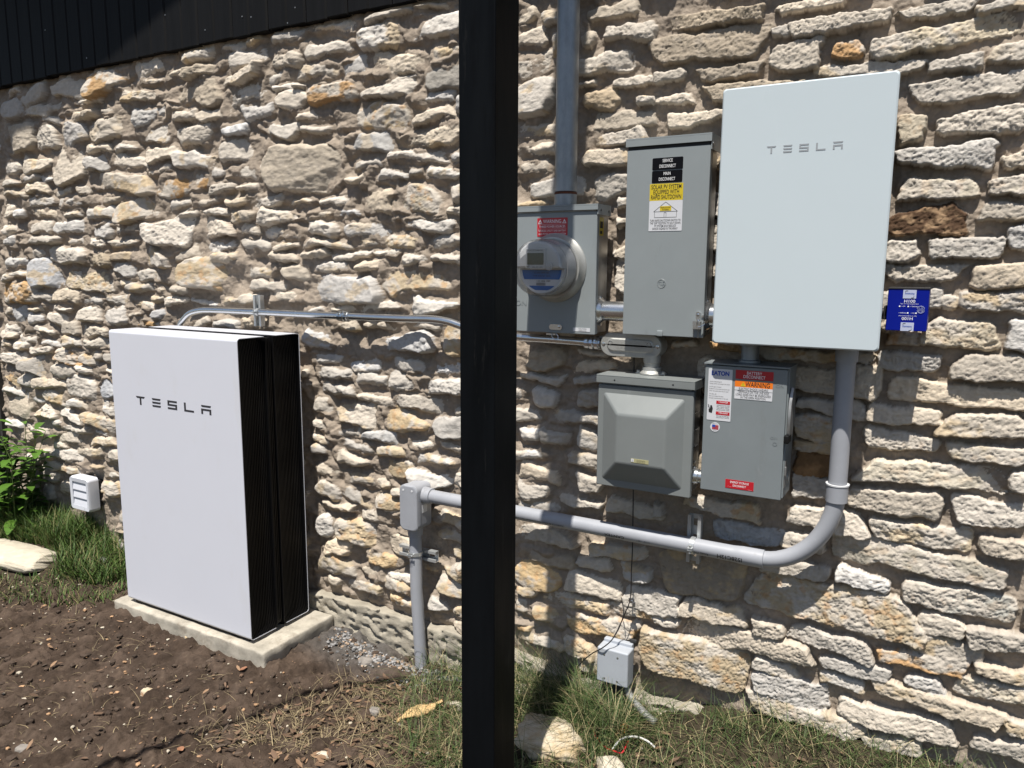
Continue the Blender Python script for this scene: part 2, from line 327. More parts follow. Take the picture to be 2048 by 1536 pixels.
# ================================================================ the house wall
# stones surveyed tile by tile: x0 x1 top bottom (at the stone's middle) [tint]
TILES = [
 ((0, 0, 2.9257), """103 123 26 36;125 141 23 29;141 150 20 25;130 153 28 39;155 176 17 24;157 174 29 39;174 204 24 32;167 195 36 45;
108 130 37 43;76 98 33 43 g;50 75 38 52 o;77 92 45 48;94 106 40 45;28 48 44 57 g;10 25 50 61 g;0 10 57 70 g;1 9 51 55;11 27 61 68;27 38 59 64;
41 58 56 60;23 36 67 72;36 56 64 70;60 89 52 59;58 72 62 66;123 150 42 49;92 126 48 60 t;127 153 50 60;152 167 41 48;159 170 49 53;170 176 49 51;
160 176 53 65;75 96 62 72;98 113 64 70;113 139 63 69;139 158 60 69 g;172 190 64 70;0 19 72 89 t;20 31 75 87 g;34 49 72 85 g;50 77 69 81;
78 98 72 83;101 121 73 84;127 143 72 79;149 172 71 79;174 190 73 78;47 63 84 89;66 77 83 88;28 48 86 107;48 61 91 100;63 84 90 98;83 101 86 94;
100 123 89 98;125 153 82 95;153 198 83 111;0 11 94 102;12 28 92 100;84 98 97 101;50 87 101 111;90 121 101 113 o;120 130 98 104 g;130 152 96 105;
0 9 105 109;10 20 102 107;20 31 103 106;0 14 111 115;14 26 107 113;30 40 110 114;42 51 108 113;120 135 107 113;137 150 107 111;8 31 115 121;
32 55 115 120;58 69 114 119 t;67 99 115 129 Y;97 110 116 121;110 126 115 120;130 143 115 120;144 164 114 121 g;166 181 116 119;184 206 114 120;
0 6 119 128;6 13 122 128;14 35 122 127;36 45 123 127;48 66 121 128;103 113 124 126;118 131 122 126;133 147 123 130 t;150 174 123 131;175 192 124 128;
0 10 131 137 g;11 28 130 136;29 51 129 136;52 63 130 139;65 79 131 136 g;82 110 128 143;110 136 128 139;137 150 130 138;152 174 132 139;177 196 130 138;
7 33 138 143;0 7 138 144;37 48 139 143;49 60 140 145;61 78 140 144;117 135 141 148;138 157 140 146;158 173 142 146;177 204 140 145;14 27 145 150;
27 48 145 154;50 63 148 156 t;63 80 147 153 t;80 96 146 157 g;99 116 145 153;120 138 147 154;156 171 147 153;174 190 146 151"""),
 ((0, 500, 2.9257), """0 15 4 10;17 34 5 22 g;6 16 13 16;37 65 12 24 Y;0 5 14 19;64 77 8 15;78 101 11 19;108 141 5 25 Y;101 107 9 21;141 160 9 16;163 180 7 18;
182 201 7 12;65 75 17 22;73 87 19 25;87 94 21 24;97 108 21 26;144 165 18 24;0 20 19 31 o;19 28 25 30;28 45 23 31;46 58 27 32;60 75 26 32;77 88 30 34;
87 94 27 31;93 107 28 32;109 124 29 32;127 139 28 32;139 150 26 32;156 172 23 30;0 6 33 38;5 14 33 43 g;15 24 33 36;25 39 33 36;14 23 37 43 g;25 38 37 44;
44 57 34 43;57 72 34 44 g;72 82 36 39;87 95 34 40 g;0 10 43 49;13 30 45 49;34 44 42 50 t;45 61 45 51;74 94 41 45 o;109 120 40 45;122 138 41 46;139 156 39 46;
0 8 48 52;10 20 50 55;22 35 53 57;36 46 51 57;47 63 52 58;0 5 53 57;7 15 54 59;15 29 57 61;0 13 60 67;30 45 58 67 O;45 55 60 68 Y;53 58 60 65;58 64 60 67 g;
12 28 63 74 g;28 42 67 75;42 57 68 73;0 9 70 78 Y;9 18 73 80;18 37 75 81;37 55 75 88;57 65 76 87 g;1 12 81 85;13 23 82 90 g;23 39 83 91 Y;59 65 70 73;
39 55 88 95;57 66 89 97;2 17 87 99;19 30 92 98;34 47 95 100;47 66 97 105 Y;2 11 100 104;13 29 104 108;29 34 100 104;34 50 103 107;8 18 105 112 t;30 50 107 114;
52 66 110 115;53 61 106 109;30 38 113 117;19 29 117 123 Y;29 47 117 124;42 58 116 121;59 69 117 124;24 36 124 129;33 46 127 131 Y;23 32 128 136;51 60 126 129 t;
58 69 130 134;33 40 136 143;57 69 136 144 Y;23 30 136 145;12 22 120 126;12 20 128 134"""),
 ((600, 500, 2.9257), """16 39 1 6;40 56 0 3;58 73 2 8;76 94 2 7;7 26 7 13;31 49 6 12;1 45 15 31 g;46 92 11 26 Y;33 56 31 37;64 91 29 37;16 33 33 36;0 11 35 37;
20 33 41 48;36 54 41 46;62 84 42 47;82 98 43 62 Y;0 18 47 58 g;20 78 51 61 g;5 23 61 67;27 45 62 72 g;46 72 64 72;75 97 64 73 g;8 28 69 76;30 49 72 80;0 3 70 75;
49 66 73 83;66 97 75.5 84.5;10 30 78 85;0 6 77 81;29 52 85 91;54 86 86 95;5 18 87 97;19 45 90 104;47 75 95 107 Y;77 98 98 110;88 98 91 98;6 16 100 105;18 34 104 110;
35 56 106 113;5 16 109 114;20 41 112 118;63 76 111 117;43 63 115 122 Y;80 98 114 119;5 14 115 121;19 40 120 127;41 64 123 133 Y;65 89 121 126;7 20 125 132;
24 43 132 138;42 51 135 141;63 89 131 139;88 98 132 140;7 22 136 146;22 42 142 150;51 60 140 145;42 60 145 154 Y;12 30 149 153;
131 153 58 70 t;160 178 59 62;159 182 65 72;126 152 73 78;158 177 74 79;135 150 82 94;160 176 83 93;122 130 80 88;122 138 93 101;142 176 95 102;126 140 104 113;
139 156 106 115;160 176 106 118;122 142 118 124;155 176 120 128;126 150 127 136;161 176 133 142;126 144 136 146;150 175 146 152;183 190 5 24;182 189 0 3"""),
 ((600, 0, 2.9257), """3 32 11.5 17.5;35 64 3.5 10.5;66 86 0 4;31 57 14 28;59 96 7 21;22 41 32 44 g;40 70 30 42;75 97 24 33 Y;70 97 35 51 t;2 31 48 60 O;34 65 48 57;
17 62 61 75 Y;65 88 52 60;64 88 63 71;88 97 53 66 g;25 54 77 88;59 90 75 85;30 49 92 98;49 88 88 94;88 97 88 94;44 61 99 105;61 70 98 102;72 97 98 104;24 36 102 107;
34 53 112 125 t;53 81 109 124 Y;86 97 107 118;19 33 122 126 g;24 55 128 140 g;59 88 127 135;83 97 119 126;28 46 139 144;47 70 137 146 Y;75 97 138 144;
124 137 0 13;141 152 4 14;124 143 15 26;124 145 31 44;145 152 17 32 g;162 171 17 27;166 196 0 9 t;176 206 12 22.5;149 193 31 42;161 171 46 50;181 206 43 50;124 147 47 68;
163 183 51 63 t;124 150 71 80;170 206 64 74 t;196 206 55 60;124 151 82 90;170 200 75 84;164 191 87 96;128 143 93 101;132 165 104 115;171 191 101 114;124 142 118 120;
183 189 127 133;184 190 115 122;184 190 145 152"""),
 ((1300, 0, 2.738), """9 61 3.5 11.5 t;69 107 -2 4;75 130 6 15;64 75 13 19;136 178 0 7;179 206 0 3;0 61 15 31 T;66 93 21 37;100 115 20 30 O;120 208 11 23.5 y;0 19 37 44;
25 60 34 42 T;152 184 29 37;187 206 22 33;90 148 33 40;30 80 44 54 t;143 208 40 52.5;0 21 51 56;8 40 60 67;136 151 62 78 y;155 208 59 72;134 190 78.5 90.5;194 208 82 91;
135 179 97 108.5 y;185 208 96 106 y;130 172 113 128 b;180 208 110 121;196 208 123 137;129 146 131 143;151 194 130 142"""),
 ((1300, 500, 2.738), """129 172 9 17;176 208 8 21;160 170 25 33;153 160 22 33;170 208 23 34;126 132 22 33;126 131 38 46;150 192 39 54 y;195 208 40 56;130 148 45 53 o;
124 158 57 67 g;166 208 58 72;10 24 50 54 o;30 54 51 56 o;60 122 55 62 Y;78 127 65 80;131 208 74 86;78 117 83 91;118 160 87 96.5;160 208 91 104.5;77 103 92 105 Y;
77 100 106 112 Y;117 158 101 111 y;162 208 108 118 y;77 100 112 125 B;199 208 124 134;16 58 138.5 146 Y"""),
 ((1300, 900, 2.738), """0 6 30 39;33 72 43 52.5 g;116 198 9 21.5 y;108 160 24 37;166 208 30 44;76 100 16 28;74 117 33.5 45.5;121 176 42.5 54.5 y;180 208 51 60;72 94 47 57 y;
98 197 56.5 69.5 y;58 97 63 72;101 131 69 78 w;138 200 78 92 y;53 145 77 98 Y;5 50 59 82 T;0 15 80 91;16 50 86 96;54 73 96 104;76 121 103 112.5;18 88 102 113;0 14 94 98;
146 172 93.5 105;173 208 101.5 112.5;141 183 106.5 116.5;124 173 114.5 123.5 O;-6 51 106 128 Y;55 79 118 126;92 131 119 126;55 97 128 141 g;92 117 127 133;139 160 127 134 g;
122 194 136.5 146;177 208 121.5 129;167 208 130 140 y;52 115 143 153 y;103 166 146 157;115 150 160 168 y;50 100 158.5 164;176 208 162 171;194 208 151 161"""),
 ((600, 1000, 2.8657), """11 30 2 6;33 51 6 13;41 57 0 8;7 18 10 21;18 49 13 27 Y;11 27 24 33;10 30 33 43 Y;37 58 31 39 Y;50 65 20 33;33 45 38 46;45 64 42 47 w;
46 63 46 54 Y;22 46 48 54 Y;14 22 44 50;49 58 54 59 Y;52 68 58 63 Y;74 94 8 15;77 94 18 24;84 94 26 36 Y;80 94 37 45 Y;77 94 46 57 Y;72 83 58 65;69 77 38 43 Y;86 94 61 68;
122 147 1 8;174 206 2 11;122 157 17 26;165 198 27 35 Y;124 156 31 39 t;157 177 34 41;182 199 39 48;122 146 36 52 Y;150 183 45 57;184 216 53 66;122 135 50 56 Y;
138 176 56 64 Y;176 212 64 70 Y;122 130 58 67 Y;130 152 62 73 Y;152 192 69 80 Y;122 131 73 77 Y;150 168 82 91 Y;157 172 89 102 Y;122 150 79 86 Y"""),
]
VPX, VPY = -1583.0, 556.0
TINT = dict(w=(.62, .585, .54), d=(.50, .452, .39), g=(.475, .45, .42), y=(.49, .43, .335), Y=(.455, .365, .245), t=(.40, .34, .265), T=(.33, .28, .22), o=(.38, .25, .13), O=(.44, .28, .145), b=(.085, .05, .03), B=(.20, .12, .06))
stones = []
for (tx, ty, sc), s in TILES:
    for it in s.replace('\n', '').split(';'):
        f = it.split()
        if len(f) < 4: continue
        a, b, c, d = [float(v)*10/sc for v in f[:4]]; code = f[4] if len(f) > 4 else 'd'
        xc, yc = tx+(a+b)/2, ty+(c+d)/2
        sl = (yc-VPY)/(xc-VPX); hw = (b-a)/2
        P0 = uy(xc-hw, yc-sl*hw, -.045); P1 = uy(xc+hw, yc+sl*hw, -.045); T0 = uy(xc, ty+c, -.045); B0 = uy(xc, ty+d, -.045)
        stones.append([(P0[0]+P1[0])/2, (T0[2]+B0[2])/2, max(.018, (P1[0]-P0[0])/2), max(.011, (T0[2]-B0[2])/2), code])
LEFT_END = -4.62
def wall_part():
    # column spacing follows how closely each stretch of wall is seen
    xs = [LEFT_END]
    while xs[-1] < 1.6:
        x = xs[-1]; xs.append(x+(.0066 if x < -3.2 else .0052 if x < -2 else .0040 if x < -1.1 else .0029 if x < .3 else .012))
    zs = [-.15]
    while zs[-1] < 2.46: zs.append(zs[-1]+.0031)
    xs = np.array(xs, np.float32); zs = np.array(zs, np.float32); X, Z = np.meshgrid(xs, zs)
    left = 1-sm(-1.35, -.55, X)                   # rubble on the left, squarer stones on the right
    wx = .008*pn(X*13, Z*13, 1)+.0045*pn(X*34, Z*34, 2)+.0020*pn(X*90, Z*90, 9)
    wz = .006*pn(X*12, Z*12, 3)+.004*pn(X*34, Z*34, 4)+.0020*pn(X*90, Z*90, 10)
    r1 = fbm(X*16, Z*24, 5, 2); r2 = fbm(X*48, Z*60, 6, 3, .6); r3 = pn(X*190, Z*190, 8)
    rid = .42*(.5-np.abs(pn(X*26+r1*.9, Z*38, 31))*2)+.6*(.5-np.abs(pn(X*58+r1*1.4, Z*80+r1, 32))*2)+.85*(.5-np.abs(pn(X*112+r1, Z*150, 33))*2)+.5*(.5-np.abs(pn(X*210, Z*260, 34))*2)   # broken, conchoidal face
    mort = -.005+.008*left+.006*fbm(X*7, Z*7, 11, 2)+.0045*fbm(X*30, Z*30, 12, 3)+.0016*r3
    H = np.full(X.shape, -1, np.float32); dm = np.full(X.shape, .1, np.float32)
    col = np.zeros(X.shape+(3,), np.float32)
    mvar = (1+.13*fbm(X*5, Z*5, 14, 3))[..., None]
    col[:] = np.array([.305, .258, .208])*mvar
    rn = random.Random(11)
    # fill wherever the survey could not see (behind the equipment, outside the picture)
    occ = np.zeros((280, 660), bool)              # 1 cm cells from (-4.7,-.2)
    def cells(x0, x1, z0, z1): return slice(max(0, int((z0+.2)*100)), max(0, int((z1+.2)*100)+1)), slice(max(0, int((x0+4.7)*100)), max(0, int((x1+4.7)*100)+1))
    for s in stones: occ[cells(s[0]-s[2], s[0]+s[2], s[1]-s[3], s[1]+s[3])] = True
    extra = []
    HID = ((905, -50, 1045, 1600), (1430, 145, 1790, 690), (1036, 410, 1205, 655), (1255, 280, 1430, 660), (1200, 760, 1385, 975), (1408, 735, 1560, 980), (225, 670, 610, 1220), (1650, 700, 1700, 1000))
    def surveyed(x, z):
        d = np.array([x, -.04, z])-CAM; q = d@CW
        if q < .1: return False
        px, py = 1024+F_PX*(d@CR)/q, 768-F_PX*(d@CU)/q
        if not (-10 < px < 2060 and -10 < py < 1550): return False
        return not any(a < px < c and b_ < py < e_ for a, b_, c, e_ in HID)
    for k in range(34000):
        big = k < 14000
        cx = rn.uniform(LEFT_END, 1.55); cz = rn.uniform(.16, 2.37) if -2.45 < cx < -.42 else rn.uniform(-.1, 2.37)
        rt = cx > -1.0
        hw = rn.uniform(.08, .19) if (rt and big) else rn.uniform(.04, .08); hh = rn.uniform(.026, .05) if big else rn.uniform(.016, .027)
        m = .010 if big else .006
        if surveyed(cx, cz) or surveyed(cx-hw*.8, cz) or surveyed(cx+hw*.8, cz): continue
        sl = cells(cx-hw-m, cx+hw+m, cz-hh-m, cz+hh+m)
        if occ[sl].any(): continue
        occ[cells(cx-hw, cx+hw, cz-hh, cz+hh)] = True; extra.append([cx, cz, hw, hh, rn.choice('ddddwgyt')])
    for s in stones+extra:
        cx, cz, hw, hh, code = s
        L = float(1-sm(-1.35, -.55, np.float32(cx)))
        pad = .07; bigk = min(1., .045/hh)
        i0, i1 = np.searchsorted(xs, [cx-hw-pad, cx+hw+pad]); j0, j1 = np.searchsorted(zs, [cz-hh-pad, cz+hh+pad])
        if i1-i0 < 2 or j1-j0 < 2: continue
        sl = (slice(j0, j1), slice(i0, i1))
        hw2 = hw*1.01+.001; hh2 = hh*1.05+.0005
        u = X[sl]-cx+wx[sl]; v = Z[sl]-cz+wz[sl]
        sd = rn.random()*90
        ang = rn.gauss(0, .04+.05*L)*(1 if hw > hh*1.6 else 2); ca, sa = math.cos(ang), math.sin(ang); u, v = u*ca-v*sa, u*sa+v*ca
        v = v+rn.gauss(0, .16)*hh2*((u/hw2)**2-.4)*L
        tp = rn.gauss(0, (.14+.12*L)*bigk); tq = rn.gauss(0, .1)
        un = np.clip(u/hw2, -1.3, 1.3); vn = np.clip(v/hh2, -1.3, 1.3)
        vv = v/np.clip(1+tp*un, .4, 1.6); uu = u/np.clip(1+tq*vn, .5, 1.5)
        rr = min(hh2, hw2)*rn.uniform(.35+.25*L, .6+.35*L)
        qx = np.abs(uu)-(hw2-rr); qz = np.abs(vv)-(hh2-rr)
        d = np.hypot(np.maximum(qx, 0), np.maximum(qz, 0))+np.minimum(np.maximum(qx, qz), 0)-rr
        k = 1/(hh2*2.2)
        d = d+hh2*bigk*(.17+.15*L)*pn(X[sl]*k*.7+sd, Z[sl]*k+sd, 21)+hh2*bigk*.09*pn(X[sl]*k*2.4+sd, Z[sl]*k*2.6+sd, 22)
        dm[sl] = np.minimum(dm[sl], d)
        p = rn.uniform(.034, .060)*(.64+.17*L)*(1+.08*L)*(1.15 if hh > .05 else 1)*(1 if not (code == 'g' or code == 'T') else .85)
        e = min(hh2*.9, rn.uniform(.0035, .007)*(1-L)+rn.uniform(.009, .024)*L)
        t = np.clip(-d/e, 0, 1); prof = np.sqrt(np.clip(1-(1-t)**2, 0, 1))
        lean = rn.uniform(-.02, .14)*(1-L)+rn.uniform(-.02, .28)*L; yawt = rn.gauss(0, .05+.08*L)
        rub = rn.random(); ra = (.0022+.0045*rub*rub)*(.4+.6*bigk)
        # each stone breaks in a few facets of its own
        fac = 0
        for q in range(3):
            th = rn.uniform(0, 6.28); off = rn.uniform(.15, .8); st = rn.uniform(.08, .3)*(.5+.55*L)
            fac = fac-st*np.maximum(0, math.cos(th)*u+math.sin(th)*v-off*(abs(math.cos(th))*hw2*.7+abs(math.sin(th))*hh2))
        cth = rid[sl]*((.0019+.0016*rn.random())*(1-L)+.0026*rn.random()**2*L*bigk**2)
        h = -.004+p*prof+(-lean*np.clip(v, -hh2, hh2)-yawt*np.clip(u, -hw2, hw2)+fac+r1[sl]*ra*(.6+.4*L)+r2[sl]*ra*(.4+.2*L)+cth+r3[sl]*.0007)*np.minimum(1, t*1.4)
        win = (d < .0) & (h > H[sl]); H[sl] = np.where(win, h, H[sl])
        # colour of this stone
        b = np.array(TINT[code]); base = np.array(TINT['d'])
        br = rn.gauss(1.0, .09); hue = rn.gauss(0, .028); b = b*br*np.array([1+hue, 1, 1-hue*1.6])
        n1 = fbm(X[sl]*9+sd, Z[sl]*13+sd, 23, 4, .6); n2 = fbm(X[sl]*28+sd, Z[sl]*34, 24, 3)
        c = np.broadcast_to(b, u.shape+(3,)).copy()
        if code in 'yYoOB':
            w = sm(-.25, .3, n1+rn.gauss(.12 if code in 'YoB' else 0, .12))[..., None]
            if code == 'y': pale = base; c = pale*(1-w)+b*w
            else: c = (base*.95 if code != 'B' else b*1.7)*(1-w)+b*w
            w2 = sm(.25, .65, n2+.3*n1)[..., None]*(.55 if code in 'oOY' else .22); c = c*(1-w2)+np.array([.42, .25, .12])*w2
        elif code == 'b':
            w = sm(-.1, .5, n2)[..., None]; c = b*(1-w)+np.array([.30, .20, .12])*w
        else:
            if rn.random() < .33:
                w = sm(.12, .5, n1)[..., None]*rn.uniform(.3, .8); c = c*(1-w)+np.array([.47, .36, .22])*w
            w = sm(.28, .6, n2*.8-n1*.3)[..., None]*rn.uniform(.1, .5); c = c*(1-w)+np.array([.27, .24, .21])*w   # lichen and grime flecks
        c = c*(1+.06*n2[..., None])
        col[sl] = np.where(win[..., None], c, col[sl])
    near = np.clip(1-dm/.034, 0, 1)
    mort = mort+near**1.5*(.012*left+.003)*(1+.9*pn(X*11, Z*11, 41))+left*.006*sm(0, .6, pn(X*9, Z*14, 43))
    # torn mortar edge smeared over the stones' rims
    sme = sm(.25, .7, fbm(X*8, Z*8, 44, 3))*left*.014
    isst = H > mort+sme*np.clip(1-np.maximum(-dm, 0)/.02, 0, 1)
    HH = np.where(isst, H, np.maximum(mort+sme*np.clip(1-np.maximum(-dm, 0)/.02, 0, 1), -.02))
    HH = np.where(Z > 2.385, np.minimum(HH, .02), HH)
    mc = np.array([.285, .237, .19])*mvar*(1+.1*r2[..., None])
    col = np.where(isst[..., None], col, mc)
    co = np.stack([X, -HH, Z], -1); c4 = np.ones(X.shape+(4,), np.float32); c4[..., :3] = np.clip(col, .01, .8)
    return gridmesh('stone_facing', co.reshape(-1, 3), len(xs), len(zs), M['stone'], house, c4.reshape(-1, 4))
house = thing('house_wall', 'rubble limestone house wall with black board siding above', 'wall', (-1.5, 0, 0))
wall_part()
# rough concrete footing that shows below the lowest stones
def footing():
    xs = np.arange(-2.75, -.40, .006, dtype=np.float32); ts = np.linspace(0, 1, 52, dtype=np.float32); X, T = np.meshgrid(xs, ts)
    top = .150+.010*pn(X*4, X*0, 51)-.045*sm(-1.5, -1.0, X)+.02*sm(-.8, -.5, X)+.006*pn(X*25, X*0, 50)
    Z = -.15+(top+.15)*np.minimum(1, T/.86)
    Y = -.052+.004*fbm(X*9, Z*16, 52, 3)+.004*np.maximum(0, fbm(X*34, Z*40, 53, 2))*1.2
    pit = sm(.2, .55, fbm(X*22, Z*40, 54, 2))*.016; Y = Y+pit*sm(-.1, .1, Z)
    Y = np.where(T > .86, Y+(T-.86)/.14*.06, Y)
    gridmesh('foundation', np.stack([X, Y, Z], -1).reshape(-1, 3), len(xs), len(ts), M['concrete'], house)
footing()
# board siding: butted vertical boards with open V joints, up to the gable roof
def roofz(x): return 2.557+2.45*.8+(x+2.607-.175*.8)*.338
b = nbm(); x = -4.66; k = 0
while x < 1.55:
    w = .100+.004*math.sin(k*2.3); zt = min(roofz(x), roofz(x+w))-.02
    if x+w > 0: zt = min(zt, roofz(.0))
    zb = 2.402+.002*math.sin(k*1.7); f = -.050+.0012*math.sin(k*3.1)
    P = [(x+.0005, f+.007), (x+.007, f), (x+w-.007, f), (x+w-.0005, f+.007)]
    for q in range(3):
        a, c = P[q], P[q+1]; b.faces.new([b.verts.new(v) for v in ((a[0], a[1], zb), (c[0], c[1], zb), (c[0], c[1], zt), (a[0], a[1], zt))])
    b.faces.new([b.verts.new((p[0], p[1], zb)) for p in P]+[b.verts.new((x+w-.0005, .03, zb)), b.verts.new((x+.0005, .03, zb))])
    x += w; k += 1
obj('siding', b, M['siding'], house, smooth=False)
for px, py in ((173, 116), (410, 60), (484, 33), (502, 34), (590, 15), (575, 46), (330, 30), (90, 60)):
    c = uy(px, py, -.051); b = nbm(); lathe(b, c+np.array([0, .001, 0]), (0, -1, 0), [(0, .0028), (.0012, .0028), (.0016, .0015)], 8); obj('nail', b, M['galv'], house)
b = nbm(); box(b, -4.66, 1.6, .012, .20, 2.3, 4.4); box(b, LEFT_END-.012, LEFT_END+.012, -.03, 1.2, -.2, 2.41); obj('backing', b, M['roof'], house)
b = nbm(); prism(b, [(-.8, 0), (.3, 0), (.3, .001), (-.8, .001)], -5.0, -5.001, axis='x'); b.free()
b = nbm()
for xa, xb in ((-6.2, .2),):
    vs = []
    for yy in (-.8, .25):
        for (xx, dz) in ((xa, 0), (xb, 0), (xb, .16), (xa, .16)): vs.append(b.verts.new((xx, yy, roofz(xx)+dz)))
    for f in ((0, 1, 2, 3), (7, 6, 5, 4), (0, 4, 5, 1), (1, 5, 6, 2), (2, 6, 7, 3), (3, 7, 4, 0)): b.faces.new([vs[i] for i in f])
obj('roof', b, M['roof'], house)
# the dark board end wall that turns back past the corner
b = nbm(); box(b, -6.2, LEFT_END-.02, .25, .35, -.2, 2.41); obj('side_wall', b, M['siding'], house)

# ================================================================ the ground
def gbase(x, y):
    x = np.asarray(x, np.float32); y = np.asarray(y, np.float32)
    return (-.005+.085*sm(-1.5, -.35, x)+.085*sm(-3.0, -3.9, x)*sm(-.8, -.1, y)+.03*sm(-3.0, -4.2, x)
            +.022*pn(x*1.3, y*1.3, 61)+.013*pn(x*4, y*4, 62)+.03*sm(-.30, 0, y)*sm(-1.3, -.5, x)+.045*sm(-.24, -.02, y)*sm(-.75, -.35, x)+.034*sm(.34, .02, np.hypot(np.maximum(np.abs(x+2.565)-.44, 0), np.maximum(np.abs(y+.24)-.17, 0))))
def gz(x, y): return float(gbase(x, y))
def lawn(x, y): return sm(-1.55, -.95, x+.25*pn(x*3, y*3, 63))
def weeds(x, y): return sm(-3.05, -3.6, x+.9*np.minimum(0, y+.35)*-1+.22*pn(x*4, y*4, 64))
def spaced(a, b, fa, fb, fine, g=1.22):
    out = list(np.arange(fa, fb, fine)); s = fine; v = fb
    while v < b: out.append(v); s *= g; v += s
    s = fine; v = fa-fine
    while v > a: out.insert(0, v); s *= g; v -= s
    return np.array(out, np.float32)
def ground():
    xs = spaced(-40, 40, -4.9, .75, .0062); ys = spaced(-40, .6, -1.55, .03, .0062)
    X, Y = np.meshgrid(xs, ys); Z = gbase(X, Y)
    far = np.clip((np.abs(X)-6)/10, 0, 1)
    cl = fbm(X*9, Y*9, 65, 3); c2 = fbm(X*34, Y*34, 66, 3); c3 = pn(X*95, Y*95, 67)
    lw = lawn(X, Y); wd = weeds(X, Y); soil = (1-lw)*(1-wd)
    clod = np.maximum(0, np.abs(cl)-.12)*.030+.008*np.maximum(c2, -.15)+.0045*np.maximum(0, pn(X*62, Y*62, 68)-.12)*2+.0022*c3
    Z = Z+clod*(.45+.55*soil)
    c = np.empty(X.shape+(3,), np.float32)
    s1 = np.array([.052, .0365, .027]); s2 = np.array([.084, .060, .045]); th = np.array([.050, .040, .026])
    w = sm(-.3, .5, cl+.5*fbm(X*3, Y*3, 69, 3))[..., None]; c[:] = s1*(1-w)+s2*w
    fl = sm(.55, .75, pn(X*70, Y*70, 70)+.2*c3)[..., None]*.35; c = c*(1-fl)+np.array([.17, .13, .09])*fl
    lm = np.maximum(lw, wd*.7)[..., None]; c = c*(1-lm)+(th*(1+.35*c2[..., None]))*lm
    wet = (sm(.25, .05, np.hypot((X+1.95)*.7, Y+.10)))[..., None]; c = c*(1-wet)+np.array([.10, .092, .085])*wet
    c4 = np.ones(X.shape+(4,), np.float32); c4[..., :3] = np.clip(c, .01, .6)
    o = gridmesh('ground', np.stack([X, Y, Z], -1).reshape(-1, 3), len(xs), len(ys), M['soil'], None, c4.reshape(-1, 4))
    tag(o, kind='structure')
ground()
def onground(px, py, z=0.0):
    for _ in range(6):
        p = uz(px, py, z); z = gz(p[0], p[1])
    return p

# small chips lying all over the soil: nobody could count them
def chips(name, n, region, size, colr, m, flat=.6, seed=1, sink=.2):
    rn = np.random.RandomState(seed); ico = bmesh.new(); bmesh.ops.create_icosphere(ico, subdivisions=1, radius=1)
    bv = np.array([v.co[:] for v in ico.verts]); bf = np.array([[v.index for v in f.verts] for f in ico.faces]); ico.free()
    V = []; Fc = []; C = []; k = 0
    while k < n:
        x, y = region(rn)
        s = size[0]*(size[1]/size[0])**(rn.rand()**2.2); r = bv*(1+.35*(rn.rand(len(bv), 1)-.5))*np.array([1, rn.uniform(.55, 1), rn.uniform(flat*.6, flat)])*s
        a = rn.rand()*6.28; ca, sa = math.cos(a), math.sin(a); r = np.stack([r[:, 0]*ca-r[:, 1]*sa, r[:, 0]*sa+r[:, 1]*ca, r[:, 2]], -1)
        V.append(r+np.array([x, y, gz(x, y)+.006+s*flat*sink])); Fc.append(bf+k*len(bv)); C.append(np.tile(colr(rn), (len(bv), 1))); k += 1
    o = polymesh(name, np.concatenate(V), np.concatenate(Fc), m, None, np.concatenate(C), smooth=False); tag(o, kind='stuff'); return o
def chipcol(rn):
    t = rn.rand(); c = np.array([.45, .40, .32]) if t < .4 else np.array([.17, .11, .075]) if t < .75 else np.array([.34, .21, .12])
    return c*rn.uniform(.7, 1.25)
def reg_soil(rn):
    while True:
        x, y = rn.uniform(-4.4, -.7), rn.uniform(-1.4, -.03)
        if not (-3.04 < x < -2.09 and y > -.44): return x, y
o = chips('pebble_scatter', 2600, reg_soil, (.0022, .011), chipcol, M['gravel'], .6, 2); tag(o, 'small pale pebbles and crumbs of clay strewn over the brown soil', 'pebbles')
def clodcol(rn): return np.array([.054, .038, .028])*rn.uniform(.7, 1.3)
o = chips('soil_clods', 2400, reg_soil, (.004, .020), clodcol, M['gravel'], .75, 5); tag(o, 'crumbled brown soil clods lying on bare earth', 'soil clods')
def reg_gravel(rn):
    while True:
        t = rn.rand(); x = -2.08+.75*t; y = -.065-abs(rn.normal(0, .05))-.03*math.sin(t*3)
        if y > -.26: return x, y
def gravcol(rn): return (np.array([.15, .147, .145]) if rn.rand() < .75 else np.array([.20, .15, .11]))*rn.uniform(.3, 2.0)
o = chips('gravel', 2400, reg_gravel, (.0028, .0095), gravcol, M['gravel'], .8, 3, .5); tag(o, 'loose grey gravel heaped at the footing around the conduit riser', 'gravel')

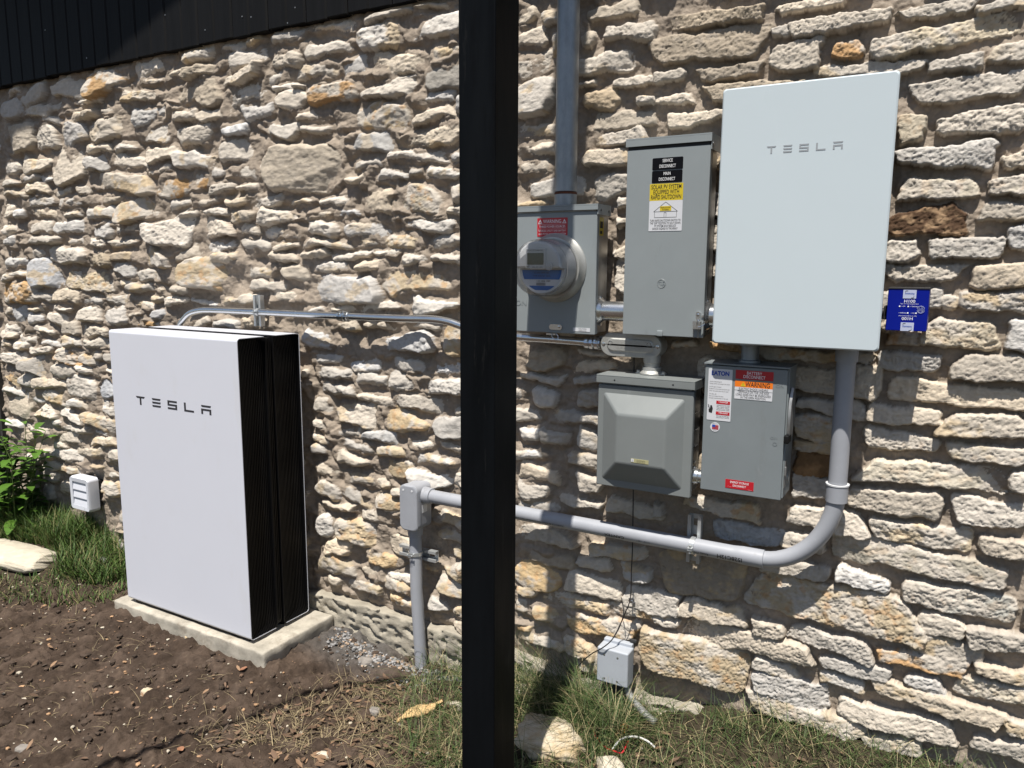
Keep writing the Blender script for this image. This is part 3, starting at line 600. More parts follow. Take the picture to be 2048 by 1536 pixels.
# blades and stalks
def blades(name, n, region, hgt, wid, colr, m, bend=.6, seed=1, lie=0., label='', cat=''):
    rn = np.random.RandomState(seed); V = np.zeros((n, 8, 3), np.float32); C = np.zeros((n, 8, 3), np.float32)
    for k in range(n):
        x, y, hs = region(rn); h = rn.uniform(*hgt)*hs; w = rn.uniform(*wid); a = rn.rand()*6.283; d = np.array([math.cos(a), math.sin(a)]); s = np.array([-d[1], d[0]])
        bd = rn.uniform(.15, 1)*bend; z0 = gz(x, y)-.004; fl = 1 if rn.rand() > lie else .12; up0 = rn.uniform(.0, .012) if fl < 1 else 0
        for q in range(4):
            t = q/3; out = (t*.25+bd*t*t)*h*(1 if fl == 1 else 1.1); z = z0+up0+h*fl*(t-.35*bd*t*t)+(.006 if fl < 1 else 0)*math.sin(t*3)
            ww = w*(1-t**1.6*.9)*.5; cx, cy = x+d[0]*out, y+d[1]*out
            V[k, q*2] = (cx-s[0]*ww, cy-s[1]*ww, z); V[k, q*2+1] = (cx+s[0]*ww, cy+s[1]*ww, z)
        C[k] = colr(rn)
    b = (np.arange(n)*8)[:, None]; Fc = np.concatenate([b+np.array([[2*q, 2*q+1, 2*q+3, 2*q+2]]) for q in range(3)])
    o = polymesh(name, V.reshape(-1, 3), Fc, m, None, C.reshape(-1, 3)); tag(o, label, cat, kind='stuff'); return o
def inpoly(px, py, P):
    r = False; j = len(P)-1
    for i in range(len(P)):
        if (P[i][1] > py) != (P[j][1] > py) and px < (P[j][0]-P[i][0])*(py-P[i][1])/(P[j][1]-P[i][1])+P[i][0]: r = not r
        j = i
    return r
def patch(polys):
    """weighted ground patches, each a polygon (x, y) in metres with a height factor"""
    ar = []
    for P, wgt, hs in polys:
        A = np.array(P); ar.append(wgt)
    ar = np.cumsum(ar)/sum(ar)
    def f(rn):
        i = int(np.searchsorted(ar, rn.rand())); P, _, hs = polys[i]; A = np.array(P); lo = A.min(0); hi = A.max(0)
        while True:
            x, y = rn.uniform(lo[0], hi[0]), rn.uniform(lo[1], hi[1])
            if inpoly(x, y, P) and ((x+3.87)/.30)**2+((y+.385)/.125)**2 > 1 and ((x+1.03)/.10)**2+((y+.38)/.08)**2 > 1: return x, y, hs
    return f
def G(*pts): return [tuple(onground(*p)[:2]) for p in pts]
def greens(rn):
    t = rn.rand(); c = np.array([.045, .088, .016]) if t < .55 else np.array([.075, .12, .028]) if t < .85 else np.array([.16, .15, .06])
    return c*rn.uniform(.65, 1.35)
def greens2(rn):
    t = rn.rand(); c = np.array([.048, .080, .022]) if t < .55 else np.array([.085, .115, .040]) if t < .78 else np.array([.26, .22, .12])
    return c*rn.uniform(.6, 1.35)
def straws(rn): return np.array([.29, .23, .135])*rn.uniform(.4, 1.3)
WL = [(-4.75, -.02), (-3.35, -.02), (-3.18, -.20), (-3.30, -.36), (-3.75, -.42), (-4.75, -.40)]
WL2 = [(-4.7, -.38), (-3.6, -.40), (-3.12, -.24), (-3.05, -.42), (-3.5, -.62), (-4.6, -.60)]
blades('grass', 9000, patch([(WL, 6, 1.), ([(-4.7, -.03), (-3.7, -.03), (-3.75, -.25), (-4.7, -.3)], 4, 1.35), (WL2, 1.6, .5)]), (.05, .15), (.0025, .0055), greens, M['grass'], .8, 4, 0, 'lush green grass tufts growing along the far end of the wall', 'grass')
RA = [(-1.62, -.05), (-1.2, -.04), (-.80, -.05), (-.62, -.08), (-.78, -.30), (-1.0, -.55), (-1.35, -.60), (-1.55, -.35)]
RB = [(-.95, -.05), (-.3, -.05), (.6, -.05), (.6, -.35), (-.2, -.40), (-.75, -.42), (-1.3, -.62)]
RC = [(-1.35, -.04), (-.95, -.04), (-.9, -.16), (-1.3, -.2)]
blades('grass', 8200, patch([(RA, 3.2, 1.1), (RB, 5.5, .55), (RC, 2.4, 1.6), ([(-.93, -.14), (-.76, -.14), (-.76, -.24), (-.95, -.24)], .8, 1.5), ([(-.55, -.05), (.5, -.05), (.5, -.13), (-.55, -.12)], 1.2, .8)]), (.05, .17), (.0013, .0028), greens2, M['grass'], 1.25, 8, .15, 'thin grass with dry blades growing below the equipment on the right', 'grass')
ST = [(-1.9, -.3), (-1.3, -.15), (-.6, -.10), (.6, -.08), (.6, -.45), (-1.1, -.75), (-1.9, -.75)]
blades('straw', 4600, patch([(ST, 4, 1.), ([(-2.1, -.9), (-1.2, -.5), (-1.2, -.2), (-1.75, -.25)], 2.2, 1.), (WL2, .9, .8), ([(-3.5, -1.4), (-1.6, -1.1), (-2.0, -.5), (-3.5, -.50)], 1.1, .75)]), (.03, .10), (.0012, .0028), straws, M['straw'], .9, 9, .82, 'dry straw and dead grass stalks lying flat on the earth', 'straw')
# leaf litter
def litter():
    rn = np.random.RandomState(12); n = 800; V = []; Fc = []; C = []; rg = patch([([(-2.1, -.9), (-1.15, -.62), (-1.1, -.12), (-1.7, -.2)], 5, 1), (ST, 3, 1), ([(-3.6, -1.4), (-1.7, -1.2), (-1.9, -.4), (-3.3, -.5)], 1.1, 1)])
    for k in range(n):
        x, y, _ = rg(rn); L = rn.uniform(.006, .020); w = L*rn.uniform(.25, .5); a = rn.rand()*6.28; ca, sa = math.cos(a), math.sin(a); tl = rn.normal(0, .35); cu = rn.uniform(-.3, .5)
        P = np.array([(-L, 0, 0), (-.4*L, -w*.8, cu*w), (-.4*L, w*.8, cu*w), (.35*L, -w, cu*w*1.2), (.35*L, w, cu*w*1.2), (L, 0, cu*L*.3), (0, 0, 0)])
        P[:, 2] += P[:, 0]*tl*.6; Q = np.stack([P[:, 0]*ca-P[:, 1]*sa, P[:, 0]*sa+P[:, 1]*ca, P[:, 2]], -1)+np.array([x, y, gz(x, y)+.014+abs(tl)*L*.5])
        o = k*7; V.append(Q); Fc += [(o, o+1, o+6), (o, o+6, o+2), (o+1, o+3, o+6), (o+2, o+6, o+4), (o+3, o+5, o+6), (o+4, o+6, o+5)]
        t = rn.rand(); c = (np.array([.115, .072, .046]) if t < .6 else np.array([.20, .125, .075]) if t < .8 else np.array([.07, .05, .036]))*rn.uniform(.7, 1.3); C.append(np.tile(c, (7, 1)))
    o = polymesh('leaf_litter', np.concatenate(V), Fc, M['leaf'], None, np.concatenate(C)); tag(o, 'dry brown leaf litter scattered over soil and thin lawn', 'leaf litter', kind='stuff')
litter()

# single rocks, each where it lies
def rock(name, px, py, sx, sy, sz, rot, m, label, cat='rock', seed=1, facets=0, lift=.35, tilt=0, poly=None, nz=1.):
    b = nbm(); bmesh.ops.create_icosphere(b, subdivisions=5 if max(sx, sy) > .05 else 4, radius=1)
    p = onground(px, py); rn = random.Random(seed); pl = []
    for k in range(facets): 
        d = Vector((rn.gauss(0, 1), rn.gauss(0, 1), rn.gauss(0, .8))).normalized(); pl.append((d, rn.uniform(.55, .85)))
    ca, sa = math.cos(rot), math.sin(rot)
    for v in b.verts:
        c = v.co.copy(); mx = max(abs(c.x), abs(c.y), abs(c.z)); c = c*(1+.45*(1/mx-1)*.8)
        for d, o in pl:
            e = c.dot(d)-o
            if e > 0: c -= d*e*.9
        if poly:
            a = math.atan2(c.y, c.x); R = poly(a); c.x *= R; c.y *= R
        n = .10*float(pn(c.x*1.6+seed, c.y*1.6+c.z, seed))+.05*float(pn(c.x*5+seed, c.y*5+c.z*4, seed+1))+.012*float(pn(c.x*9+seed, c.y*9+c.z*5, seed+2)); c *= 1+n*nz
        x, y, z = c.x*sx, c.y*sy, c.z*sz; z += x*tilt
        v.co = (p[0]+x*ca-y*sa, p[1]+x*sa+y*ca, p[2]+z+sz*lift)
    o = obj(name, b, m, None, 50); tag(o, label, cat); return o
rock('rock', 28, 1117, .30, .115, .036, .05, M['rock'], 'large flat pale limestone slab lying in the grass at the left', seed=3, facets=3, lift=.55, nz=.4)
rock('rock', 293, 1392, .024, .020, .020, .5, M['rocktan'], 'small knobbly tan stone alone on bare soil in front of the battery pad', seed=5, facets=2)
rock('rock', 374, 1276, .024, .012, .012, -.6, M['rocktan'], 'small pinkish stone against the front edge of the concrete pad', seed=6, facets=2)
rock('rock', 733, 1328, .030, .022, .018, .8, M['rockgrey'], 'tan grey flat stone standing on the soil left of the conduit riser', seed=7, facets=3, lift=.5)
rock('rock', 748, 1428, .023, .020, .016, .2, M['rockgrey'], 'round dark grey stone left of the bare wood piece', seed=8)
rock('rock', 908, 1413, .035, .02, .016, -.4, M['rock'], 'small white stone touching the right end of the bare wood piece', seed=9, facets=2)
rock('rock', 1100, 1492, .118, .088, .046, .15, M['rocktan'], 'big flat tan limestone rock half shaded by the post at the bottom', seed=10, facets=4, lift=.5)
rock('rock', 1215, 1540, .055, .04, .024, -.5, M['rock'], 'pale flat rock at the bottom edge beside the big tan rock', seed=11, facets=3, lift=.5)
rock('rock', 1046, 1400, .045, .03, .035, .3, M['rock'], 'white rock in the grass just right of the black post', seed=12, facets=3, lift=.6)
rock('rock', 1128, 1385, .045, .035, .028, .9, M['rockgrey'], 'grey rock in the dark shade of the post', seed=13, facets=3, lift=.6)
rock('rock', 232, 1140, .014, .010, .009, .0, M['rocktan'], 'tiny reddish stone at the left foot of the front battery', seed=14)
rock('crumpled_foil', 208, 1128, .022, .018, .022, .0, M['foil'], 'crumpled black and white scrap lying in the grass left of the battery', 'litter', seed=15, facets=4, lift=.6)
rock('rock', 45, 1500, .022, .016, .010, .3, M['rockgrey'], 'grey brown pebble on the soil in the lower left corner', seed=16)
rock('rock', 115, 1480, .010, .008, .006, .3, M['rock'], 'white pebble on the soil near the bottom left', seed=17)
rock('rock', 645, 1515, .022, .016, .012, .8, M['rock'], 'pale pebble on the soil below the bare wood piece', seed=18)
# chunk of bare wood
def wood():
    a = onground(792, 1452); c = onground(886, 1420); b = nbm(); pts = []; R = []
    for k in range(15):
        t = k/14; p = a+(c-a)*t; w = .5-.5*math.cos(min(1, t*2.2)*math.pi); pts.append((p[0], p[1]+.012*math.sin(t*4), p[2]+.018+.014*t+.006*math.sin(t*7))); R.append((.004+.019*w)*(1-.72*sm(.55, 1, t)))
    tube(b, pts, [float(r)*1.15 for r in R], 22)
    for v in b.verts:
        t = min(1, max(0, (v.co.x-a[0])/(c[0]-a[0]))); i = min(13, int(t*14)); m_ = Vector(pts[i]).lerp(Vector(pts[i+1]), t*14-i)
        v.co.z = m_.z+(v.co.z-m_.z)*.62-.004+.010*max(0, t-.72)/.28
        gr = float(pn(v.co.x*14, (v.co.y-m_.y)*150, 15))
        v.co += Vector((.010*float(pn(v.co.y*90, v.co.z*60, 5)), .006*float(pn(v.co.x*45, v.co.z*20, 6)), .0065*gr+.004*float(pn(v.co.x*50, v.co.y*120, 7))))
    tag(obj('wood_chunk', b, M['bark'], None, 60), 'bare weathered yellow wood piece lying on the leaf litter left of the post', 'wood')
wood()
# a single curled leaf, a red wire and a white tube in the lawn
def big_leaf(px, py, L, rot, label, colr, tilt=.5):
    p = onground(px, py); b = nbm(); n = 9; rows = []
    for i in range(n):
        t = i/(n-1); w = L*.36*math.sin(math.pi*min(1, t*.94+.03))**.8; rows.append([b.verts.new(((t-.5)*L*1.0, s*w, .25*abs(s)*w+tilt*t*L+.02*L*math.sin(t*9))) for s in (-1, -.5, 0, .5, 1)])
    for a, c in zip(rows, rows[1:]):
        for j in range(4): b.faces.new((a[j], a[j+1], c[j+1], c[j]))
    bmesh.ops.transform(b, matrix=Matrix.Translation((p[0], p[1], p[2]+.012)) @ Matrix.Rotation(rot, 4, 'Z'), verts=b.verts)
    bmesh.ops.solidify(b, geom=b.faces[:], thickness=.0006)
    tag(obj('dry_leaf', b, mat('leaf_'+cat_n(label), colr, .65, var=.3, vscale=60)), label, 'leaf')
def cat_n(s): return s.split()[0]
big_leaf(1243, 1478, .045, 1.2, 'orange curled dry leaf standing in the lawn above the white tube', (.36, .15, .03), .7)
big_leaf(1226, 1412, .03, .4, 'brown dry leaf under the pale grey box on the wall', (.16, .07, .03), .2)
big_leaf(362, 1506, .03, -.3, 'russet dry leaf flat on the soil at the bottom edge', (.27, .13, .07), .1)
big_leaf(487, 1346, .028, .8, 'reddish brown dry leaf on soil near the corner of the concrete pad', (.24, .11, .06), .3)
b = nbm(); q = [onground(*p)+np.array([0, 0, h]) for p, h in (((1177, 1462), .03), ((1190, 1482), .022), ((1207, 1502), .016), ((1228, 1512), .016), ((1244, 1516), .018), ((1256, 1500), .03))]
tube(b, bez(q), .0026, 8); tag(obj('red_wire', b, M['redwire']), 'red insulated wire lying in the lawn at the bottom', 'wire')
b = nbm(); q = [onground(*p)+np.array([0, 0, h]) for p, h in (((1222, 1508), .01), ((1240, 1498), .03), ((1265, 1494), .035), ((1290, 1498), .03), ((1310, 1504), .015))]
tube(b, bez(q), .0032, 10); tag(obj('white_tube', b, M['whitetube']), 'short white plastic tube arching over the lawn at the bottom', 'tube')

# ================================================================ post and overhead cable
def post():
    c = uy(989, 768, -.75); x1 = c[0]; w = .100
    b = nbm(); box(b, x1-w+.002, x1, -.75, -.75+.108, -.12, roofz(x1-w)-.0, .004, 3)
    tag(obj('porch_post', b, M['post']), 'black painted square steel post standing in front of the stone wall', 'post')
post()
q = []
for px, py in ((-60, 1640), (120, 1575), (297, 1506), (440, 1457), (558, 1415), (700, 1373)):
    p = onground(px, py); t = 2.7; q.append(np.array([p[0]+.175/2.45*t, p[1]-t/2.45, p[2]+t]))
q = [q[0]+(q[0]-q[1])*2]+q+[q[-1]+np.array([.5, .25, .35])]
b = nbm(); tube(b, bez(q), .0145, 8); tag(obj('overhead_cable', b, M['cable']), 'overhead cable that throws a thin curved shadow on the soil', 'cable')

# ================================================================ home batteries on their pad
PX0, PX1, PZ0, PZ1 = -2.951, -2.198, .097, 1.247
def pad():
    b = nbm(); x0, x1, y0, y1, z0, z1 = -3.02, -2.108, -.428, -.055, -.08, .083
    nx, ny, nzz = 90, 44, 12
    def nz(x, y, z): return Vector((.003*pn(x*20+z*30, y*20, 3)+.0016*pn(x*70, z*90, 4), .003*pn(x*18, z*24, 5)+.0018*pn(x*60, z*120, 6), .003*pn(x*14, y*14, 7)+.0015*pn(x*60, y*60, 8)))
    bmesh.ops.create_grid(b, x_segments=2, y_segments=2, size=1); b.clear()
    box(b, x0, x1, y0, y1, z0, z1, .006, 2); bmesh.ops.subdivide_edges(b, edges=[e for e in b.edges if e.calc_length() > .3], cuts=40, use_grid_fill=True)
    bmesh.ops.subdivide_edges(b, edges=[e for e in b.edges if abs(e.verts[0].co.z-e.verts[1].co.z) > .1], cuts=8, use_grid_fill=True)
    for v in b.verts:
        c = v.co; d = nz(c.x, c.y, c.z)
        if c.z < .075: d.y += .0022*math.sin(c.z*230+2*pn(c.x*3, c.z*8, 9)); d.x += .002*math.sin(c.z*230)
        e = max(0, .012-min(abs(c.x-x1), abs(c.y-y0)))
        if c.z > .07: d.z -= .35*e*max(0, float(pn(c.x*26, c.y*26, 10))+.3)
        v.co += d
    tag(obj('concrete_pad', b, M['padconc'], None, 45), 'thin cast concrete pad carrying the two white batteries', 'pad')
pad()
def battery(y0, y1, front):
    lab = 'front white battery unit with black finned side and word mark' if front else 'rear white battery unit behind the front one, nearest the wall'
    t = thing('home_battery', lab, 'battery', ((PX0+PX1)/2, (y0+y1)/2, PZ0), 'white batteries standing back to back')
    r = .013
    # the shell: one folded sheet seen in section, running the width of the unit
    def sect(d):
        P = rrect(y0+d, y1-d, PZ0+d, PZ1-d, r-d, 6)          # starts at the rear upper corner, runs to the front, the foot, the rear
        q = P[7:21] if front else P[0:7]+P[21:28]
        if front: return [(y1-.012, PZ1-d)]+q+[(y1-.012, PZ0+d)]
        return [(y0+.012, PZ0+d)]+P[21:28]+P[0:7]+[(y0+.012, PZ1-d)]
    O = sect(0); I = sect(.0022)
    b = nbm(); xs = (PX0, PX1); n = len(O)
    vo = [[b.verts.new((x, p[0], p[1])) for p in O] for x in xs]; vi = [[b.verts.new((x, p[0], p[1])) for p in I] for x in xs]
    for k in range(n-1):
        j = k+1
        b.faces.new((vo[0][k], vo[0][j], vo[1][j], vo[1][k])); b.faces.new((vi[0][k], vi[1][k], vi[1][j], vi[0][j]))
        for s in (0, 1): b.faces.new((vo[s][k], vi[s][k], vi[s][j], vo[s][j]) if s else (vo[s][k], vo[s][j], vi[s][j], vi[s][k]))
    obj('shell', b, M['white'], t)
    # finned heat sink filling each open side, flaring towards the foot
    for sx, x in ((1, PX1), (-1, PX0)):
        b = nbm(); a0, a1 = y0+.004, y1-.004; N = 17; W_ = (a1-a0)
        base = x-sx*.030
        box(b, min(base, base-sx*.05), max(base, base-sx*.05), a0, a1, PZ0+.004, PZ1-.004)
        for k in range(N):
            yy = a0+W_*(k+.5)/N; dep = .011+.010*abs((k-(N-1)/2)/(N/2))**2
            P = [(base, PZ1-.006), (base+sx*dep*.4, PZ1-.010), (base+sx*dep, PZ1-.07), (base+sx*dep, PZ0+.075), (base+sx*(dep+.004), PZ0+.030), (x-sx*.002, PZ0+.005), (base, PZ0+.005)]
            prism(b, P, yy-W_/N*.24, yy+W_/N*.24)
        xe = x-sx*.0012; xa, xb = min(base, xe), max(base, xe)
        box(b, xa, xb, y1-.0048, y1-.0025, PZ0+.006, PZ1-.006); box(b, xa, xb, y0+.0025, y0+.0048, PZ0+.006, PZ1-.006); box(b, xa, xb, y0+.006, y1-.006, PZ0+.0025, PZ0+.0045)
        obj('heat_sink', b, M['finblack'], t, 30)
    if front:
        b = nbm(); a = uy(273, 806, y0); c = uy(422, 812, y0); h1 = uy(330, 791, y0)[2]-uy(330, 824, y0)[2]
        b.free(); wordmark(M['logodark'], t, a[0], c[0], (uy(273, 802, y0)[2]+uy(422, 819, y0)[2])/2, .034, y0-.0008, y0+.001)
    b = nbm(); box(b, PX0+.03, PX1-.03, y0+.015, y1-.015, PZ0-.0155, PZ0+.001); obj('foot', b, M['finblack'], t)
    if front:
        b = nbm(); box(b, PX0+.012, PX1-.010, y1+.001, y1+.024, PZ0+.012, PZ1-.008); 
        for q in (.004, .012, .020): box(b, PX1-.011, PX1-.006, y1+q-.0005, y1+q+.003, PZ0+.02, PZ1-.012)
        obj('spacer', b, M['finblack'], t)
battery(-.402, -.266, True); battery(-.237, -.101, False)

# ================================================================ bright conduit from the batteries to the conduit body
def metal_run():
    t = thing('metal_conduit', 'thin bright steel conduit run from the batteries to the conduit body', 'conduit', uy(365, 650, -.085))
    y = -.085; r = .0135
    P = [uy(358, 690, y), uy(362, 655, y), uy(368, 639, y), uy(380, 627, y), uy(400, 621, y), uy(430, 620.5, y), uy(520, 624.5, y), uy(684, 632.5, y)]
    P = [np.array(p) for p in P]; P[0][2] = 1.18; P[0][0] = P[1][0] = (P[0][0]+P[1][0])/2
    b = nbm(); tube(b, bez(P, 8), r, 18); obj('pipe', b, M['zinc'], t)
    z0 = uy(684, 632.5, y)[2]
    Q = [uy(690, 632.5, y), uy(800, 637, y), uy(862, 638.5, y), uy(895, 643, y), uy(920, 651, y), uy(960, 664, y), uy(1040, 674, y), uy(1110, 679, y), uy(1186, 685.5, y)]
    b = nbm(); tube(b, bez(Q, 8), r, 18); obj('pipe', b, M['zinc'], t)
    for (px, py) in ((689, 632.6), (1187, 685.5)):
        c = uy(px, py, y); b = nbm(); L = .052
        lathe(b, c-np.array([L/2, 0, 0]), (1, 0, 0), [(0, .0165), (.001, .019), (.014, .019), (.015, .0175), (.018, .021), (.028, .021), (.031, .0175), (.034, .0205), (.046, .0205), (.047, .017), (L, .0165)], 12)
        for dx in (-.014, .014): lathe(b, c+np.array([dx, -.018, .008]), (0, -1, .2), [(0, .004), (.006, .004), (.0065, .002)], 8)
        obj('coupling', b, M['zinc'], t, 25)
    return t
metal_run()
def channel(bm, c, L, vertical=True, w=.041, d=.021, th=.0025, slots=True):
    """slotted strut channel, back to the wall; c = centre of its back"""
    x, y, z = c
    def bx(a0, a1, b0, b1, d0, d1):
        if vertical: box(bm, x+a0, x+a1, y+d0, y+d1, z+b0, z+b1)
        else: box(bm, x+b0, x+b1, y+d0, y+d1, z+a0, z+a1)
    h = L/2
    for s in (-1, 1):
        a = sorted((s*w/2, s*(w/2-th))); bx(a[0], a[1], -h, h, -d, 0)
        a = sorted((s*(w/2-th), s*(w/2-.010))); bx(a[0], a[1], -h, h, -d, -d+th)
        a = sorted((s*(w/2-.010), s*(w/2-.010+.0022))); bx(a[0], a[1], -h, h, -d+th, -d+.008)
    # slotted back
    bx(-w/2+th, -.007, -h, h, -th, 0); bx(.007, w/2-th, -h, h, -th, 0)
    n = max(2, int(L/.05)); e = -h
    for k in range(n):
        s0 = -h+L*(k+.28)/n; s1 = -h+L*(k+.72)/n; bx(-.007, .007, e, s0, -th, 0); e = s1
    bx(-.007, .007, e, h, -th, 0)
def strap(bm, c, axis, r, w=.014, th=.0022, ears=True):
    """a pipe clamp: hoop round the pipe with two ears and a bolt"""
    c = Vector(c); a = Vector(axis).normalized(); n = 26; o = Vector((0, -1, 0)); s = a.cross(o).normalized(); P = []
    rings = []
    for k in range(n):
        an = 2*math.pi*k/n; d = o*math.cos(an)+s*math.sin(an); rings.append([bm.verts.new(c+d*q+a*p) for q, p in ((r, -w/2), (r+th, -w/2), (r+th, w/2), (r, w/2))])
    for k in range(n):
        p, q = rings[k], rings[(k+1) % n]
        for j in range(4): bm.faces.new((p[j], p[(j+1) % 4], q[(j+1) % 4], q[j]))
    if ears:
        for sgn in (-1, 1):
            m = c+o*(r+.008)+s*sgn*.0; 
            v = [bm.verts.new(m+a*x+s*(sgn*.003+y)+o*z) for x in (-w/2, w/2) for y in (-.001, .001) for z in (-.009, .008)]
            for f in ((0, 1, 3, 2), (4, 6, 7, 5), (0, 4, 5, 1), (2, 3, 7, 6), (0, 2, 6, 4), (1, 5, 7, 3)): bm.faces.new([v[i] for i in f])
        lathe(bm, c+o*(r+.010)-s*.012, s, [(0, .0045), (.004, .0045), (.0042, .0022), (.021, .0022), (.0212, .0045), (.025, .0045)], 8)
def strut(px0, py0, px1, py1, y, vertical, cc, axis, r, label, cw=.041):
    a = uy(px0, py0, y); c = uy(px1, py1, y); m = (a+c)/2; L = np.linalg.norm(a-c)
    t = thing('strut_bracket', label, 'bracket', m, 'strut brackets holding the conduits'); b = nbm(); channel(b, (m[0], y, m[2]), L, vertical, cw); obj('channel', b, M['strut'], t, 30)
    b = nbm(); strap(b, cc, axis, r); obj('clamp', b, M['strut'], t, 30)
strut(521, 590, 523, 652, -.045, True, uy(517, 624.4, -.085), (1, 0, 0), .0138, 'short upright steel strut with a clamp on the thin conduit above the batteries')

# ================================================================ grey plastic conduit
PY = -.085; PR = .0242
def pvc():
    t = thing('plastic_conduit', 'thick grey plastic conduit from the glass fronted box down, along and into the ground', 'conduit', uy(1690, 720, PY))
    vx = -.2275; zt = 1.30
    hz0 = (uy(1500, 1116, PY)[2]); rb = .205; h2 = uy(860, 995, PY)[2]
    hz = .677; hz_l = .680
    b = nbm(); tube(b, [(vx, PY, zt), (vx, PY, .93)], PR, 28); obj('pipe', b, M['pvc'], t)
    b = nbm(); lathe(b, (vx, PY, 1.262), (0, 0, 1), [(0, PR+.0005), (.0, .0285), (.04, .0285)], 28); obj('coupling', b, M['pvc'], t)
    # bend
    cz = uy(1680, 1000, PY)[2]; ce = uy(1520, 1116, PY)
    zc = .905; P = []; xr = ce[0]; zl = hz; R = min(vx-xr, .93-zl)
    for k in range(19):
        a = math.pi/2*k/18; P.append((xr+(vx-xr)*math.cos(a) if False else xr+(vx-xr)*(1-(1-math.cos(a))), PY, zl+(zc-zl)*(1-math.sin(a))))
    b = nbm(); tube(b, P, PR-.0005, 28); obj('elbow', b, M['pvc'], t)
    zb = uy(1676, 1003, PY)[2]; zt2 = uy(1679, 968, PY)[2]
    b = nbm(); lathe(b, (vx, PY, zb), (0, 0, 1), [(0, PR), (.0, .0282), (zt2-zb, .0288), (zt2-zb, PR)], 30); o = obj('coupling', b, M['pvc'], t)
    b = nbm(); lathe(b, (vx, PY, zt2-.003), (0, 0, 1), [(0, .0284), (0, .0302), (.004, .0304), (.0045, .026), (.004, PR)], 30); obj('rim', b, M['pvcring'], o)
    # long horizontal length, belled where it meets the elbow
    xl = uy(866, 994, PY)[0]; xe = xr+.012
    b = nbm(); tube(b, [(xl-.03, PY, hz_l), (-1.1, PY, .679), (xe-.09, PY, hz), (xe-.075, PY, hz), (xe-.06, PY, hz), (xe-.001, PY, hz), (xe, PY, hz)], [PR, PR, PR, PR+.0012, PR+.0028, PR+.003, PR+.0015], 28); pipe = obj('pipe', b, M['pvc'], t)
    # printing along the underside of the front, upside down
    b = nbm()
    def wrap(cz, ex):
        def tf(x, y, z):
            a = (z-cz)/PR; return (x, PY-(PR+ex)*math.cos(a), cz+(PR+ex)*math.sin(a))
        return tf
    def line(s, size, x, rr, dz=-.013, bold=0, sx=1.1, ex=.0016):
        zz = .678; off = dz
        text(b, s, size, x, 0, 0, bold, sx, math.pi, tf=lambda X, Y_, Z_: wrap(zz, ex)(X, 0, zz+off+Z_))
    line('I528C12H', .016, -.50, 0, -.006, .04, 1.1, .0045); line('RIGID PVC', .009, -.585, 0, -.008, .01, 1.1, .0045)
    line('CANTEX', .013, -.86, 0, -.007, .06, 1.3); line('1-1/2"  1351', .008, -.765, 0, -.008, .0)
    line('SCHEDULE 40 RIGID PVC CONDUIT 90 C WIRE', .0085, -1.13, 0, -.0075, .01, 1.05); line('UNDERGROUND', .0085, -1.42, 0, -.0075, .01, 1.05)
    obj('lettering', b, M['ink'], pipe, smooth=False)
    # access fitting where the run turns down
    x0 = uy(799, 1000, -.135)[0]; x1 = uy(833, 1020, -.138)[0]; zt3 = .722; zb3 = uy(824, 1063, -.135)[2]
    b = nbm(); P = rrect(x0, x1, zb3, zt3, .022, 6); prism(b, P, -.112, -.048, 0); fit = obj('access_fitting', b, M['pvc'], t)
    b = nbm(); P = rrect(x0-.001, x1+.001, zb3-.001, zt3+.001, .023, 8); prism(b, P, -.138, -.113, .006)
    cov = obj('cover', b, M['pvc'], fit, 45)
    b = nbm()
    for zz in (zt3-.018,): 
        for xx in (x0+.02, x1-.02): lathe(b, (xx, -.138, zz), (0, -1, 0), [(0, .004), (.001, .004), (.0012, .0015)], 10)
    box(b, x1+.0002, x1+.0012, -.105, -.075, zb3+.065, zb3+.095); pieces('screw', b, M['pvcring'], fit)
    b = nbm(); lathe(b, (x1-.004, PY, hz_l), (1, 0, 0), [(0, .031), (.020, .030), (.034, .0285), (.036, PR)], 28); obj('socket', b, M['pvc'], fit)
    vx2 = (x0+x1)/2+.012; a = uy(831, 1090, PY); vx2 = a[0]; a2 = uy(845, 1310, PY)
    b = nbm(); lathe(b, (vx2, PY, zb3+.004), (0, 0, -1), [(0, .031), (.012, .030), (.035, .0275), (.037, PR)], 28); obj('socket', b, M['pvc'], fit)
    b = nbm(); tube(b, [(vx2, PY, zb3), (vx2+.002, PY, .3), (a2[0], PY, -.1)], PR-.001, 28); obj('pipe', b, M['pvc'], t)
    return vx2, zb3
vx2, zb3 = pvc()
strut(1389, 1027, 1393, 1122, -.038, True, (uy(1387, 1084, PY)[0], PY, .678), (1, 0, 0), PR+.0005, 'upright slotted strut with bright clamp on the thick plastic conduit under the boxes')
a = uy(808, 1100, -.04); c = uy(877, 1103, -.04)
strut(806, 1101, 877, 1106, -.04, False, (vx2, PY, uy(838, 1107, PY)[2]), (0, 0, 1), PR+.0005, 'level strut behind the plastic riser with a clamp round it')

